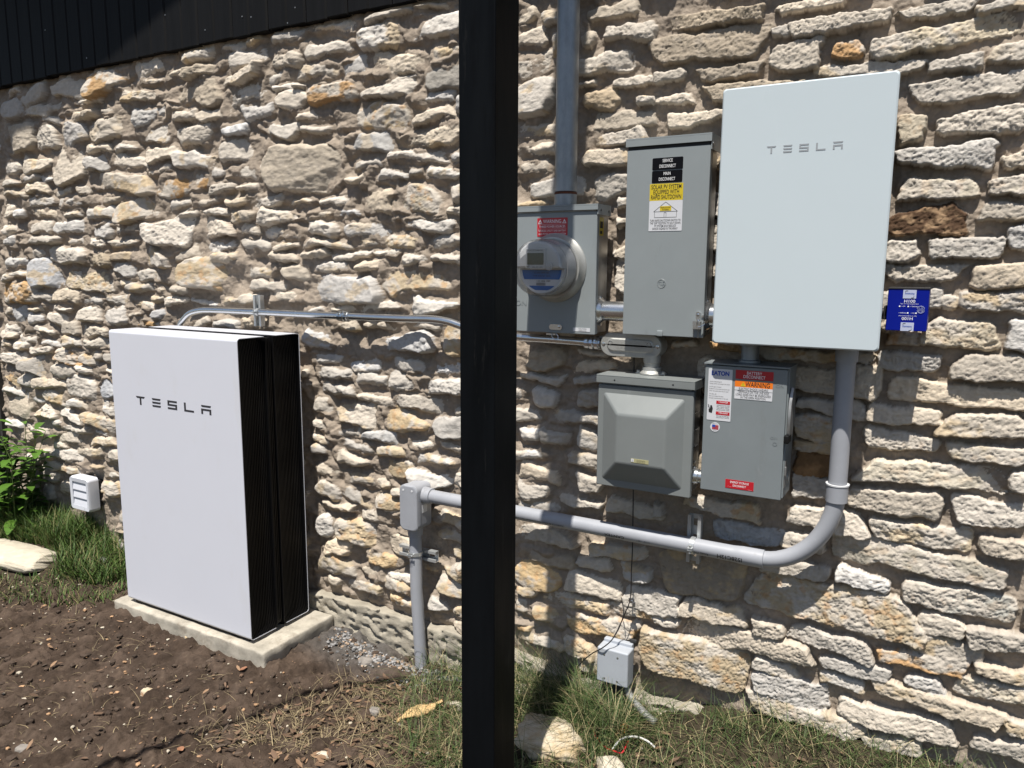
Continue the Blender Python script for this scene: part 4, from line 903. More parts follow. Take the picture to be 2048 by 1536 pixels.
# ================================================================ electrical boxes
def label_plate(name, x0, x1, z0, z1, y, m, parent, r=.002, th=.0009):
    b = nbm(); prism(b, rrect(x0, x1, z0, z1, r, 3), y-th, y+.001); return obj(name, b, m, parent, smooth=False)
def lines(parent, m, y, rows, name='lettering'):
    b = nbm()
    for s, size, cx, cz, kw in rows: text(b, s, size, cx, y, cz, **kw)
    return obj(name, b, m, parent, smooth=False)
def tri(bm, cx, cz, h, y, th=.0007, inner=None):
    k = h*.58; P = [(cx-k, cz-h/2), (cx+k, cz-h/2), (cx, cz+h/2)]
    c = (cx, cz-h/6); I = [(c[0]+(p[0]-c[0])*.62, c[1]+(p[1]-c[1])*.62) for p in P]
    for a in range(3):
        d = (a+1) % 3; bm.faces.new([bm.verts.new((p[0], y, p[1])) for p in (P[a], P[d], I[d], I[a])])
    box(bm, cx-h*.05, cx+h*.05, y-.0002, y, cz-h*.18, cz+h*.14)
def screw(bm, x, y, z, r=.004, ax=(0, -1, 0)): lathe(bm, (x, y, z), ax, [(0, r), (.0012, r), (.002, r*.5)], 10)

# --- meter socket and its meter
def meter_box():
    f = -.145; x1 = -.926; mx = -1.062; x0 = mx-(x1-mx); z0, z1 = 1.303, 1.690
    t = thing('meter_socket', 'grey meter socket box with red warning label, partly behind the post', 'electrical box', (mx, -.05, z0))
    b = nbm(); box(b, x0+.004, x1-.006, f+.006, -.046, z0+.004, z1-.003, .002); obj('body', b, M['galv'], t)
    b = nbm(); box(b, x0, x1, f, f+.010, z0, z1-.020, .003); box(b, x0+.004, x1-.002, f+.010, f+.022, z0+.002, z1-.022)
    cov = obj('cover', b, M['paint'], t)
    b = nbm(); box(b, x0-.003, x1+.004, f-.006, -.05, z1-.003, z1+.001); box(b, x0-.003, x1+.004, f-.006, f-.003, z1-.016, z1-.0035); box(b, x1+.001, x1+.004, f-.0028, -.05, z1-.030, z1-.0035)
    hood = obj('hood', b, M['paint'], t); b = nbm()
    for yy in (-.128, -.068): screw(b, x1+.004, yy, z1-.016, .004, (1, 0, 0))
    pieces('screw', b, M['bodygrey'], hood)
    b = nbm(); box(b, x1-.006, x1-.0045, -.118, -.085, z1-.09, z1-.036); g = obj('tag', b, M['yellow'], t)
    b = nbm(); box(b, x1-.0044, x1-.0040, -.112, -.092, z1-.068, z1-.048); box(b, x1-.0044, x1-.0040, -.112, -.096, z1-.085, z1-.076); obj('lettering', b, M['ink'], g)
    # red warning label
    a = uy(1075, 434, f); c = uy(1135, 464, f); L0, L1, zt, zb = a[0], c[0], 1.654, 1.598; cx = (L0+L1)/2; w = L1-L0
    p = label_plate('warning_label', L0, L1, zb, zt, f, M['red'], t)
    y = f-.0013; lp = lines(p, M['white_ink'], y, [('WARNING', .0155, cx, zt-.011, dict(bold=.01, fit=w*.60)), ('THREE POWER SOURCES', .0095, cx, zt-.0265, dict(bold=.01, fit=w*.86)),
      ('SOURCES: UTILITY GRID, BATTERY', .0075, cx, zt-.039, dict(bold=.0, fit=w*.90)), ('AND PV SOLAR ELECTRIC SYSTEM', .0075, cx, zt-.0485, dict(bold=.0, fit=w*.90))])
    b = nbm(); tri(b, L0+.0105, zt-.0105, .012, y); tri(b, L1-.0105, zt-.0105, .012, y); box(b, L0+.004, L1-.004, y, y+.0003, zt-.0195, zt-.019); box(b, L0+.004, L1-.004, y, y+.0003, zt-.0333, zt-.0329); obj('symbol', b, M['white_ink'], p, smooth=False)
    # pressed maker's name, catalogue strip and the sealing latch
    lines(t, M['paint'], f-.0012, [('EATON', .024, x0+(uy(1056, 606, f)[0]-x0)-.048, uy(1050, 606, f)[2], dict(bold=.02, sx=1.1))], 'pressed_lettering')
    a = uy(1146, 655, f); c = uy(1180, 664, f); s = label_plate('strip_label', a[0], c[0], c[2], a[2], f, M['labwhite'], t, .001)
    lines(s, M['ink'], f-.0013, [('CAUTION', .005, (a[0]+c[0])/2+.004, (a[2]+c[2])/2+.0025, dict(fit=.026)), ('AVOID SHOCK', .005, (a[0]+c[0])/2+.004, (a[2]+c[2])/2-.0035, dict(fit=.026))])
    q = uy(1112, 655, f); b = nbm(); prism(b, rrect(q[0]-.022, q[0]+.022, q[2]-.007, q[2]+.010, .008), f-.004, f); screw(b, q[0]+.012, f-.004, q[2]+.003, .004)
    box(b, q[0]-.028, q[0]+.004, f-.012, f-.002, z0-.006, z0-.001); tube(b, bez([(q[0]-.008, f-.012, z0), (q[0]-.004, f-.02, z0-.010), (q[0]+.010, f-.016, z0-.020), (q[0]+.014, f-.012, z0-.010), (q[0]+.006, f-.010, z0-.001)], 5), .0012, 6)
    obj('latch', b, M['zinc'], t)
    # meter, plugged into the socket
    mz = 1.503; c = (mx, f, mz)
    k = thing('electric_meter', 'round electricity meter with clear cover and blue dial plate in the grey socket', 'meter', c)
    b = nbm(); lathe(b, c, (0, -1, 0), [(0, .105), (.004, .104), (.010, .098), (.020, .0935), (.026, .0925), (.027, .088)], 48); obj('ring', b, M['castalu'], k, 30)
    b = nbm(); lathe(b, c, (0, -1, 0), [(.02, .0835), (.060, .0815), (.076, .0805), (.0765, .060)], 48); obj('case', b, M['meterplastic'], k, 30)
    # upper half: moulded bezel around the display; lower half open to the dial plate
    P = [(mx+.0765*math.cos(math.radians(a)), mz+.010+.0675*math.sin(math.radians(a))) for a in range(0, 181, 9)]
    b = nbm(); prism(b, P+[(mx-.0765, mz-.002), (mx+.0765, mz-.002)], f-.118, f-.0768, .006); bez_ = obj('bezel', b, M['meterplastic'], k, 40)
    b = nbm(); prism(b, rrect(mx-.037, mx+.029, mz-.004, mz+.058, .004), f-.1215, f-.118, .002); obj('frame', b, M['meterplastic'], bez_, 35)
    b = nbm(); prism(b, rrect(mx-.032, mx+.022, mz+.009, mz+.043, .002), f-.1222, f-.1214); obj('display', b, M['lcd'], bez_, smooth=False)
    lines(bez_, M['inkgrey'], f-.1224, [('FOCUS AXR-SD', .006, mx-.005, mz+.050, dict(fit=.05)), ('!C', .011, mx-.028, mz+.0015, dict(bold=.02)), ('kWh  240V  60Hz', .005, mx+.002, mz+.002, dict(fit=.034))])
    b = nbm(); lathe(b, (mx+.040, f-.118, mz+.004), (0, -1, 0), [(0, .011), (.006, .011), (.007, .008)], 20); box(b, mx+.033, mx+.047, f-.1275, f-.125, mz+.002, mz+.006); obj('knob', b, M['meterplastic'], bez_)
    P = [(mx+.0745*math.cos(math.radians(a)), mz-.003+.072*math.sin(math.radians(a))) for a in range(180, 361, 9)]
    b = nbm(); prism(b, P, f-.090, f-.0767); dial = obj('dial_plate', b, M['labwhite'], k, smooth=False)
    b = nbm()
    def band(za, zb2):
        def half(z): return math.sqrt(max(0, .066**2-((z-mz+.003)*.072/.072)**2))
        N = 6; Zs = [za+(zb2-za)*i/N for i in range(N+1)]; P = [(mx-half(z), z) for z in Zs]+[(mx+half(z), z) for z in Zs[::-1]]; prism(b, P, f-.0908, f-.090)
    band(mz-.034, mz-.006); band(mz-.066, mz-.053); obj('printing', b, M['azure'], dial, smooth=False)
    lines(dial, M['ink'], f-.0912, [('123 456 789', .006, mx+.006, mz-.039, dict(bold=.02, fit=.045)), ('|||||||||||', .009, mx-.002, mz-.047, dict(bold=.03, fit=.03)), ('CL200 240V 3W', .006, mx, mz-.015, dict(fit=.05)), ('TYPE AXR-SD  60Hz', .006, mx, mz-.024, dict(fit=.06))])
    b = nbm(); lathe(b, c, (0, -1, 0), [(.022, .0868), (.060, .0855), (.110, .0835), (.122, .081), (.128, .075), (.1295, .0), ], 56); obj('clear_cover', b, M['meterglass'], k, 25)
    return x1
mbx1 = meter_box()

# --- weathered riser above the meter box
def riser():
    y = -.095; xa = uy(1131.5, 385, y)[0]; r = .0335
    t = thing('service_riser', 'tall weathered galvanized pipe rising from the meter box', 'pipe', (xa, y, 1.69))
    b = nbm(); tube(b, [(xa, y, 1.735), (xa, y, 2.2), (xa, y, 3.4)], r, 28); obj('pipe', b, M['rigid'], t)
    b = nbm(); lathe(b, (xa, y, 1.726), (0, 0, 1), [(0, r-.001), (0, r+.0012), (.006, r+.0016), (.008, r-.001)], 28); obj('rust_ring', b, M['rust'], t)
    b = nbm(); lathe(b, (xa, y, 1.690), (0, 0, 1), [(0, .042), (.004, .042), (.006, .0345), (.036, .0345)], 28); obj('hub', b, M['rigid'], t)
riser()
def nipple(x0, x1, y, z, r, name, label, flange=.012, left=True, right=False):
    t = thing(name, label, 'conduit fitting', ((x0+x1)/2, y, z)); b = nbm(); tube(b, [(x0, y, z), (x1, y, z)], r, 30); obj('pipe', b, M['zinc'], t)
    b = nbm()
    for on, xx, s in ((left, x0, 1), (right, x1, -1)):
        if on:
            lathe(b, (xx, y, z), (s, 0, 0), [(0, r+flange), (.004, r+flange), (.0065, r+flange*.7), (.010, r+flange*.5), (.016, r+.0015), (.017, r)], 24)
            for k in range(8):
                a = k*math.pi/4; cy, cz = y+math.cos(a)*(r+flange), z+math.sin(a)*(r+flange); box(b, min(xx, xx+s*.006), max(xx, xx+s*.006), cy-.003, cy+.003, cz-.003, cz+.003)
    obj('locknut', b, M['zinc'], t, 30)
nipple(mbx1-.006, -.838, -.098, 1.374, .030, 'pipe_nipple', 'fat shiny pipe nipple between the meter box and the tall disconnect box')
nipple(-.603, -.535, -.100, 1.371, .033, 'pipe_nipple', 'shiny pipe nipple between the tall disconnect box and the white glass fronted box', .010, True, True)

# --- tall service disconnect
def service():
    f = -.143; x0, x1, z0, z1 = -.838, -.597, 1.310, 1.866
    t = thing('service_disconnect', 'tall grey disconnect box with black and yellow labels between meter and glass box', 'electrical box', ((x0+x1)/2, -.05, z0))
    b = nbm(); box(b, x0+.002, x1-.008, f+.008, -.046, z0+.003, z1-.002, .002); obj('body', b, M['galv'], t)
    b = nbm(); box(b, x0, x1, f, f+.012, z0, z1-.030, .0025); box(b, x0+.002, x1-.002, f+.012, f+.030, z0+.002, z1-.032); obj('cover', b, M['paint'], t)
    b = nbm(); box(b, x0+.002, x1-.004, f+.003, f+.009, z1-.031, z1-.020); obj('gap_strip', b, M['bodygrey'], t)
    b = nbm(); box(b, x0-.003, x1+.003, f-.004, -.046, z1-.003, z1+.001); box(b, x0-.003, x1+.003, f-.004, f-.001, z1-.021, z1-.0034); box(b, x1+.0005, x1+.003, f-.0008, -.046, z1-.042, z1-.0034); h = obj('hood', b, M['paint'], t)
    b = nbm(); screw(b, x1+.003, f+.012, z1-.026, .004, (1, 0, 0)); screw(b, x1+.003, f+.016, z1-.032, .003, (1, 0, 0)); pieces('screw', b, M['zinc'], h)
    y = f-.0013; u = lambda px, py: uy(px, py, f)
    def plate(nm, pa, pb, m): 
        a, c = u(*pa), u(*pb); return a[0], c[0], c[2], a[2]
    for s2, pa, pb in (('SERVICE', (1305.5, 315), (1366, 336)), ('MAIN', (1304.5, 341), (1364.5, 362))):
        a, c = u(*pa), u(*pb); cx = (a[0]+c[0])/2; cz = u((pa[0]+pb[0])/2, (pa[1]+pb[1])/2)[2]; hh = .0185
        p = label_plate('disconnect_label', a[0], c[0], cz-hh, cz+hh-.004, f, M['labblack'], t, .003); tag(p, 'black label reading '+s2+' DISCONNECT')
        lines(p, M['white_ink'], y, [(s2, .0125, cx, cz+.006, dict(fit=.029 if s2 == 'SERVICE' else .020)), ('DISCONNECT', .0125, cx, cz-.009, dict(fit=.047))])
    a = u(1300, 372); c = u(1362, 459); x_0, x_1 = a[0], c[0]+.002; cx = (x_0+x_1)/2
    zt = u(1333, 367)[2]; zm = u(1331, 401)[2]; zb = u(1329, 462)[2]; w = x_1-x_0
    p = label_plate('solar_label', x_0, x_1, zb, zm, f, M['labwhite'], t); q = label_plate('solar_heading', x_0, x_1, zm+.0002, zt, f, M['yellow'], t)
    hh = (zt-zm)
    lines(q, M['ink'], y, [(s3, .0165, cx, zt-hh*k, dict(bold=.025, fit=w*ff)) for s3, k, ff in (('SOLAR PV SYSTEM', .2, .90), ('EQUIPPED WITH', .5, .77), ('RAPID SHUTDOWN', .8, .90))])
    H = zm-zb
    lines(p, M['ink'], y, [(s3, .0085, cx, zb+H*k, dict(bold=.008, fit=w*ff)) for s3, k, ff in (('TURN RAPID SHUTDOWN SWITCH TO', .345, .92), ('THE "OFF" POSITION TO SHUT DOWN', .255, .92), ('PV SYSTEM AND REDUCE', .165, .64), ('SHOCK HAZARD IN THE ARRAY', .075, .76))])
    b = nbm(); e = .0007
    def ln(xa, za, xb, zb_):
        d = Vector((xb-xa, 0, zb_-za)).normalized(); n_ = Vector((-d.z, 0, d.x))*e/1.6; vs = [Vector((xa, y, za))+n_, Vector((xb, y, zb_))+n_, Vector((xb, y, zb_))-n_, Vector((xa, y, za))-n_]; b.faces.new([b.verts.new(v) for v in vs])
    ze = zb+H*.64; zg = zb+H*.45; za = zb+H*.955; hw = w*.36
    ln(cx-hw, ze, cx, za); ln(cx, za, cx+hw, ze); ln(cx-hw, ze, cx+hw, ze); ln(cx-hw*.92, ze, cx-hw*.92, zg); ln(cx+hw*.92, ze, cx+hw*.92, zg); ln(cx-hw*.92, zg, cx+hw*.92, zg)
    ln(cx-.004, zg, cx-.004, zg+.013); ln(cx+.002, zg, cx+.002, zg+.013); ln(cx-.004, zg+.013, cx+.002, zg+.013); obj('house_drawing', b, M['ink'], p, smooth=False)
    s4 = label_plate('panel_drawing', cx-w*.17, cx+w*.17, ze+.002, ze+.015, f-.0004, M['yellow'], p, .0005)
    lines(s4, M['ink'], y-.0006, [('SOLAR ELECTRIC', .005, cx, ze+.0113, dict(bold=.02, fit=w*.30)), ('PV PANELS', .005, cx, ze+.0055, dict(bold=.02, fit=w*.2))])
    # round pressed monogram
    g = u(1323, 567); b = nbm(); R = .0125
    for r_ in (R, R*.86): 
        n = 30; tube(b, [(g[0]+r_*math.cos(2*math.pi*k/n), f-.0002, g[2]+r_*math.sin(2*math.pi*k/n)) for k in range(n+1)], .0008, 6)
    text(b, 'GE', .017, g[0], f-.0012, g[2], bold=.0, sx=.85)
    for k in range(4):
        a_ = k*math.pi/2+.6; tube(b, bez([(g[0]+R*.8*math.cos(a_+d_), f-.0004, g[2]+R*.8*math.sin(a_+d_)) if d_ != .35 else (g[0]+R*.62*math.cos(a_+d_), f-.0004, g[2]+R*.62*math.sin(a_+d_)) for d_ in (0, .35, .7)], 4), .0006, 5)
    obj('monogram', b, M['paint'], t)
    # pull tab, latch with seal wire
    g = u(1320, 668); b = nbm(); box(b, g[0]-.009, g[0]+.009, f-.006, f-.0003, z0-.001, z0+.016, .003); obj('pull_tab', b, M['paint'], t)
    g = u(1397, 642); b = nbm(); prism(b, rrect(g[0]-.006, g[0]+.006, g[2]-.022, g[2]+.026, .0055), f-.008, f); box(b, g[0]-.012, g[0]+.010, f-.014, f-.004, g[2]-.022, g[2]+.000)
    screw(b, g[0], f-.008, g[2]+.018, .004); tube(b, bez([(g[0], f-.016, g[2]-.012), (g[0]+.002, f-.018, g[2]+.004), (g[0]+.008, f-.018, g[2]+.000), (g[0]+.014, f-.014, g[2]-.006), (g[0]+.020, f-.010, g[2]-.001), (g[0]+.018, f-.010, g[2]-.010), (g[0]+.004, f-.016, g[2]-.016)], 5), .0013, 6)
    for dx in (-.011, .003): tube(b, [(g[0]+dx, f-.010, g[2]-.02), (g[0]+dx-.001, f-.006, g[2]-.047)], .0009, 5)
    obj('latch', b, M['zinc'], t)
service()

# --- white glass fronted gateway
def gateway():
    f = -.200; x0, x1, z0, z1 = -.556, -.1445, 1.303, 1.963
    t = thing('gateway_box', 'large white glass fronted box with grey word mark on the right', 'electrical box', ((x0+x1)/2, -.05, z0))
    b = nbm(); prism(b, rrect(x0, x1, z0, z1, .009, 6), f, f+.016, .0035); obj('glass_front', b, M['glasswhite'], t, 30)
    b = nbm(); box(b, x0+.022, x1-.016, f+.020, -.048, z0+.012, z1-.022, .006); box(b, x0+.03, x1-.03, f+.0161, f+.0199, z0+.02, z1-.03); obj('body', b, M['bodygrey'], t)
    b = nbm(); box(b, x1-.0155, x1-.004, -.16, -.12, 1.79, 1.83, .004); box(b, x1-.0155, x1-.006, -.16, -.12, 1.66, 1.74, .004); pieces('hinge', b, M['black'], t)
    a = uy(1534, 296, f); c = uy(1686, 290, f); wordmark(M['logogrey'], t, a[0], c[0], (uy(1545, 300, f)[2]+uy(1675, 290, f)[2])/2, .0185, f-.0006, f+.001)
gateway()

# --- conduit body with its stamped cover
def conduit_body():
    f = -.098; z = uy(1260, 691, f)[2]; x0 = uy(1196, 686, f)[0]; x1 = uy(1322, 697, f)[0]; h = .0355
    t = thing('conduit_body', 'oblong cast metal conduit body with stamped cover under the tall box', 'conduit fitting', ((x0+x1)/2, -.06, z-h))
    b = nbm(); prism(b, rrect(x0+.006, x1, z-h, z+h, h-.001, 10), -.088, -.040, 0); box(b, x0-.02, x0+.02, -.078, -.045, z-.022, z+.022, .006); body = obj('body', b, M['castalu'], t, 40)
    b = nbm(); prism(b, rrect(x0+.008, x1-.001, z-h, z+h, h-.001, 10), f, -.0885, .002)
    cov = obj('cover', b, M['castalu'], t, 40)
    b = nbm(); O = rrect(x0+.030, x1-.022, z-.020, z+.020, .0185, 8); prism(b, O, f-.005, f+.0005, .004); obj('raised_panel', b, M['castalu'], cov, 45)
    b = nbm(); screw(b, x0+.019, f, z, .0055); screw(b, x1-.011, f, z, .0055)
    for xx in (x0+.043, x1-.036): n = 16; tube(b, [(xx+.006*math.cos(2*math.pi*k/n), f-.0052, z+.006+.006*math.sin(2*math.pi*k/n)) for k in range(n+1)], .0009, 5)
    pieces('screw', b, M['zinc'], cov)
    lines(cov, M['castalu'], f-.0056, [('1-1/4 & 1-1/2 COVER', .0085, (x0+x1)/2+.006, z-.007, dict(bold=.015, fit=.085))])
    hx = uy(1303, 740, -.08)[0]
    b = nbm(); lathe(b, (hx, -.078, z-h+.01), (0, 0, -1), [(0, .026), (.024, .0255), (.026, .023), (.040, .023), (.041, .0275), (.060, .0275)], 26); obj('hub', b, M['castalu'], t)
    return hx
hx = conduit_body()

# --- lower left box with the pressed pyramid cover
def junction():
    f = -.150; x0, x1, z0, z1 = -.907, -.612, .843, 1.157
    t = thing('junction_box', 'grey junction box with raised pyramid cover under the conduit body', 'electrical box', ((x0+x1)/2, -.05, z0))
    b = nbm(); box(b, x0+.008, x1-.010, f+.010, -.046, z0+.006, z1+.02, .002); obj('body', b, M['galv'], t)
    b = nbm(); P = rrect(x0, x1, z0, z1, .004, 3); prism(b, P, f-.004, f+.012, .003)
    # raised centre: four slopes up to a flat
    A = [(x0+.018, z0+.024), (x1-.034, z0+.020), (x1-.032, z1-.030), (x0+.018, z1-.034)]; A = [(x0+.019, z0+.022), (x1-.026, z0+.022), (x1-.026, z1-.025), (x0+.019, z1-.025)]
    I = [(x0+.077, z0+.087), (x1-.069, z0+.087), (x1-.069, z1-.080), (x0+.077, z1-.080)]
    va = [b.verts.new((p[0], f-.0041, p[1])) for p in A]; vi = [b.verts.new((p[0], f-.042, p[1])) for p in I]
    fs = [b.faces.new((va[k], va[(k+1) % 4], vi[(k+1) % 4], vi[k])) for k in range(4)]; fs.append(b.faces.new(vi)); fs.append(b.faces.new(va[::-1]))
    es = list({e for q in fs[:5] for e in q.edges if not (e.verts[0] in va and e.verts[1] in va)}); bmesh.ops.bevel(b, geom=es, offset=.006, segments=4, affect='EDGES', profile=.5)
    cov = obj('cover', b, M['paintgreen'], t, 60)
    b = nbm(); box(b, x0-.003, x1+.004, f-.012, -.046, z1+.026, z1+.030, .001); box(b, x0-.003, x1+.004, f-.012, f-.008, z1+.006, z1+.0258, .001); box(b, x1+.001, x1+.004, f-.0078, -.046, z1+.004, z1+.0258); hood = obj('hood', b, M['paintgreen'], t)
    b = nbm()
    for px in (1232, 1349): xx = uy(px, 765, f)[0]; lathe(b, (xx, f-.012, z1+.016), (0, -1, 0), [(0, .0025), (.0005, .0025)], 10)
    pieces('rivet', b, M['black'], hood)
    b = nbm(); prism(b, rrect(hx-.042, hx+.042, -.1, -.05, .01), 0, .001); b.free()
    b = nbm(); lathe(b, (hx, -.078, z1+.031), (0, 0, 1), [(0, .036), (.004, .036), (.012, .029), (.022, .0285)], 28); box(b, hx-.046, hx+.046, -.092, -.064, z1+.0305, z1+.035, .002)
    for s in (-1, 1): lathe(b, (hx+s*.039, -.085, z1+.035), (0, 0, 1), [(0, .0065), (.005, .0065), (.007, .004)], 10)
    obj('hub', b, M['castalu'], hood)
    a = uy(1262, 917, f-.042); c = uy(1297, 930, f-.042); s = label_plate('strip_label', a[0], c[0], (a[2]+c[2])/2-.005, (a[2]+c[2])/2+.007, f-.042, M['paleyellow'], cov, .001); cz = (a[2]+c[2])/2+.001
    b = nbm(); box(b, a[0]+.001, a[0]+.009, f-.0434, f-.043, cz-.004, cz+.005); obj('white_panel', b, M['labwhite'], s)
    lines(s, M['ink'], f-.0438, [('!', .008, a[0]+.005, cz, dict(bold=.04)), ('CAUTION RISK OF', .004, (a[0]+c[0])/2+.004, cz+.002, dict(fit=.026)), ('ELECTRIC SHOCK', .004, (a[0]+c[0])/2+.004, cz-.003, dict(fit=.026))])
    b = nbm()
    for zz in (.935, .985, 1.035, 1.085): box(b, x1-.011, x1-.006, -.12, -.075, zz, zz+.003)
    pieces('knockout', b, M['zinc'], t)
    return x1
jx1 = junction()
nipple(jx1-.008, -.578, -.098, uy(1393, 952, -.1)[2], .020, 'pipe_nipple', 'short pipe nipple between the pyramid cover box and the battery disconnect', .006, True, False)

# --- battery disconnect
def battery_disconnect():
    f = -.155; x0, x1, z0, z1 = -.583, -.361, .877, 1.243
    t = thing('battery_disconnect', 'grey disconnect switch box with red and orange warning labels under the glass box', 'electrical box', ((x0+x1)/2, -.05, z0))
    b = nbm(); box(b, x0+.003, x1+.004, f+.010, -.046, z0+.004, z1-.004, .002); body = obj('body', b, M['paintdark'], t)
    b = nbm(); box(b, x0, x1, f, f+.012, z0, z1-.006, .003); box(b, x0+.002, x1-.002, f+.012, f+.03, z0+.002, z1-.008); obj('cover', b, M['paintdark'], t)
    b = nbm(); box(b, x0-.002, x1+.006, f-.004, -.046, z1-.003, z1+.001); obj('hood', b, M['paintdark'], t)
    y = f-.0013; u = lambda px, py: uy(px, py, f)
    # instruction sheet
    a = u(1420, 737); c = u(1458, 838); x_0, x_1, zt, zb = a[0]-.003, c[0]+.004, u(1440, 738)[2], u(1436, 841)[2]; w = x_1-x_0; H = zt-zb; cx = (x_0+x_1)/2
    p = label_plate('instruction_sheet', x_0, x_1, zb, zt, f, M['labwhite'], t)
    lines(p, M['blueink'], y, [('EATON', .0165, cx, zt-.0125, dict(bold=.13, fit=w*.74))], 'maker_lettering')
    rows = []
    for k, (s, ff) in enumerate((('Heavy duty safety switch type 3R', .5), ('Catalog number and rating of this switch', .85), ('Use 75C copper or aluminum', .5), ('Suitable for use as service equipment only', .85), ('when not more than six are used', .8), ('Torque all', .3), ('Short circuit rating of the switch', .6), ('See label inside the door of this box', .8))):
        rows.append((s, .0042, x_0+w*.06, zt-.036-.0058*k-(.003 if k > 1 else 0)-(.003 if k > 4 else 0), dict(align='LEFT', fit=w*ff)))
    lines(p, M['inkgrey'], y, rows)
    b = nbm()
    for za in (zb+H*.36, zb+H*.15): box(b, cx-w*.12, x_1-.003, y, y+.0003, za-.005, za+.004)
    pieces('red_panel', b, M['red'], p)
    lines(p, M['white_ink'], y-.0004, [('! DANGER', .006, cx+w*.18, zb+H*.362, dict(fit=w*.4)), ('! PELIGRO', .006, cx+w*.18, zb+H*.152, dict(fit=w*.4))], 'white_lettering')
    rows = [(s, .0038, cx+w*.17, zb+H*k, dict(fit=w*.54)) for s, k in (('HAZARDOUS VOLTAGE', .30), ('WILL CAUSE INJURY', .27), ('TURN OFF ALL POWER', .24), ('BEFORE WORK INSIDE', .21), ('VOLTAJE PELIGROSO', .09), ('DESCONECTE ANTES', .06))]
    lines(p, M['ink'], y, rows, 'small_lettering')
    b = nbm(); hxx, hz = x_0+w*.17, zb+H*.22
    prism(b, [(hxx-.006, hz-.010), (hxx+.003, hz-.012), (hxx+.005, hz+.001), (hxx+.002, hz+.010), (hxx-.002, hz+.010), (hxx-.003, hz+.002), (hxx-.007, hz-.001)], y, y+.0004); tube(b, [(hxx-.009, y, hz+.012), (hxx-.006, y, hz+.009), (hxx-.008, y, hz+.006), (hxx-.004, y, hz+.004)], .0008, 5); obj('hand_symbol', b, M['ink'], p)
    # red, orange and white labels
    a = u(1472, 741); c = u(1547, 756); zt = u(1510, 742)[2]; zb = u(1510, 760)[2]; x_0, x_1 = a[0], c[0]; cx = (x_0+x_1)/2; w = x_1-x_0
    p = label_plate('battery_label', x_0, x_1, zb, zt, f, M['red'], t, .0008); h = zt-zb
    lines(p, M['white_ink'], y, [('BATTERY', .012, cx, zb+h*.70, dict(bold=.0, fit=w*.40)), ('DISCONNECT', .012, cx, zb+h*.28, dict(bold=.02, fit=w*.58))])
    zt = u(1509, 764)[2]; zm = u(1508, 776)[2]; zb = u(1506, 800)[2]; x_0, x_1 = u(1470, 765)[0], u(1546, 770)[0]; cx = (x_0+x_1)/2; w = x_1-x_0
    p = label_plate('warning_label', x_0, x_1, zb, zm, f, M['labwhite'], t, .0015); q = label_plate('warning_heading', x_0, x_1, zm+.0001, zt, f, M['orange'], t, .0015)
    h = zt-zm; lines(q, M['ink'], y, [('WARNING', .019, cx+.011, zm+h*.5, dict(bold=.02, fit=w*.64))])
    b = nbm(); k_ = .012; prism(b, [(x_0+.0225-k_*.58, zm+h*.5-k_/2), (x_0+.0225+k_*.58, zm+h*.5-k_/2), (x_0+.0225, zm+h*.5+k_/2)], y, y+.0003); sy = obj('symbol', b, M['yellow'], q, smooth=False)
    lines(sy, M['ink'], y-.0004, [('!', .009, x_0+.0225, zm+h*.46, dict(bold=.03))]); h = zm-zb
    lines(p, M['ink'], y, [('ELECTRIC SHOCK HAZARD', .0085, cx, zb+h*.86, dict(fit=w*.77)), ('TERMINALS ON THE LINE AND', .0085, cx, zb+h*.60, dict(fit=w*.83)), ('LOAD SIDES MAY BE ENERGIZED', .0085, cx, zb+h*.37, dict(fit=w*.92)), ('IN THE OPEN POSITION', .0085, cx, zb+h*.14, dict(fit=w*.66))])
    b = nbm(); box(b, x_0, x_1, y, y+.0003, zb+h*.725, zb+h*.74); obj('rule_line', b, M['ink'], p)
    a = u(1451, 960); c = u(1507, 978); zc = u(1479, 970)[2]; x_0, x_1 = a[0], c[0]; cx = (x_0+x_1)/2
    p = label_plate('storage_label', x_0, x_1, zc-.0125, zc+.0125, f, M['red'], t, .0008); lines(p, M['white_ink'], y, [('ENERGY STORAGE', .0085, cx, zc+.0055, dict(bold=.01, fit=.051)), ('DISCONNECT', .0085, cx, zc-.004, dict(bold=.01, fit=.036)), ('______', .004, x_0+.012, zc-.006, dict(fit=.012)), ('______', .004, x_1-.010, zc-.009, dict(fit=.012))])
    # round flag sticker
    g = u(1430, 854); b = nbm(); n = 24; prism(b, [(g[0]+.0135*math.cos(2*math.pi*k/n), g[2]+.0135*math.sin(2*math.pi*k/n)) for k in range(n)], f-.0009, f); s = obj('flag_sticker', b, M['labwhite'], t, smooth=False)
    b = nbm()
    for k in range(7): box(b, g[0]-.008, g[0]+.010, y, y+.0003, g[2]-.0065+k*.0019, g[2]-.0065+k*.0019+.001)
    obj('red_stripes', b, M['red'], s); b = nbm(); box(b, g[0]-.008, g[0]+.001, y-.0003, y-.0001, g[2]+.0005, g[2]+.0068); obj('blue_field', b, M['blueink'], s)
    lines(s, M['inkgrey'], y, [('MADE IN U.S.A.', .003, g[0], g[2]+.0098, dict(fit=.015)), ('PROUD', .003, g[0], g[2]-.0098, dict(fit=.009))])
    lines(t, M['paintdark'], f-.0012, [('ON', .013, u(1560, 772)[0], u(1560, 772)[2], dict(bold=.0)), ('OFF', .011, u(1548, 878)[0], u(1548, 878)[2]+.003, dict()), ('O', .016, u(1550, 882)[0], u(1550, 885)[2]-.004, dict())], 'pressed_lettering')
    # side handle, hasp and knockouts
    hz = u(1566, 880)[2]
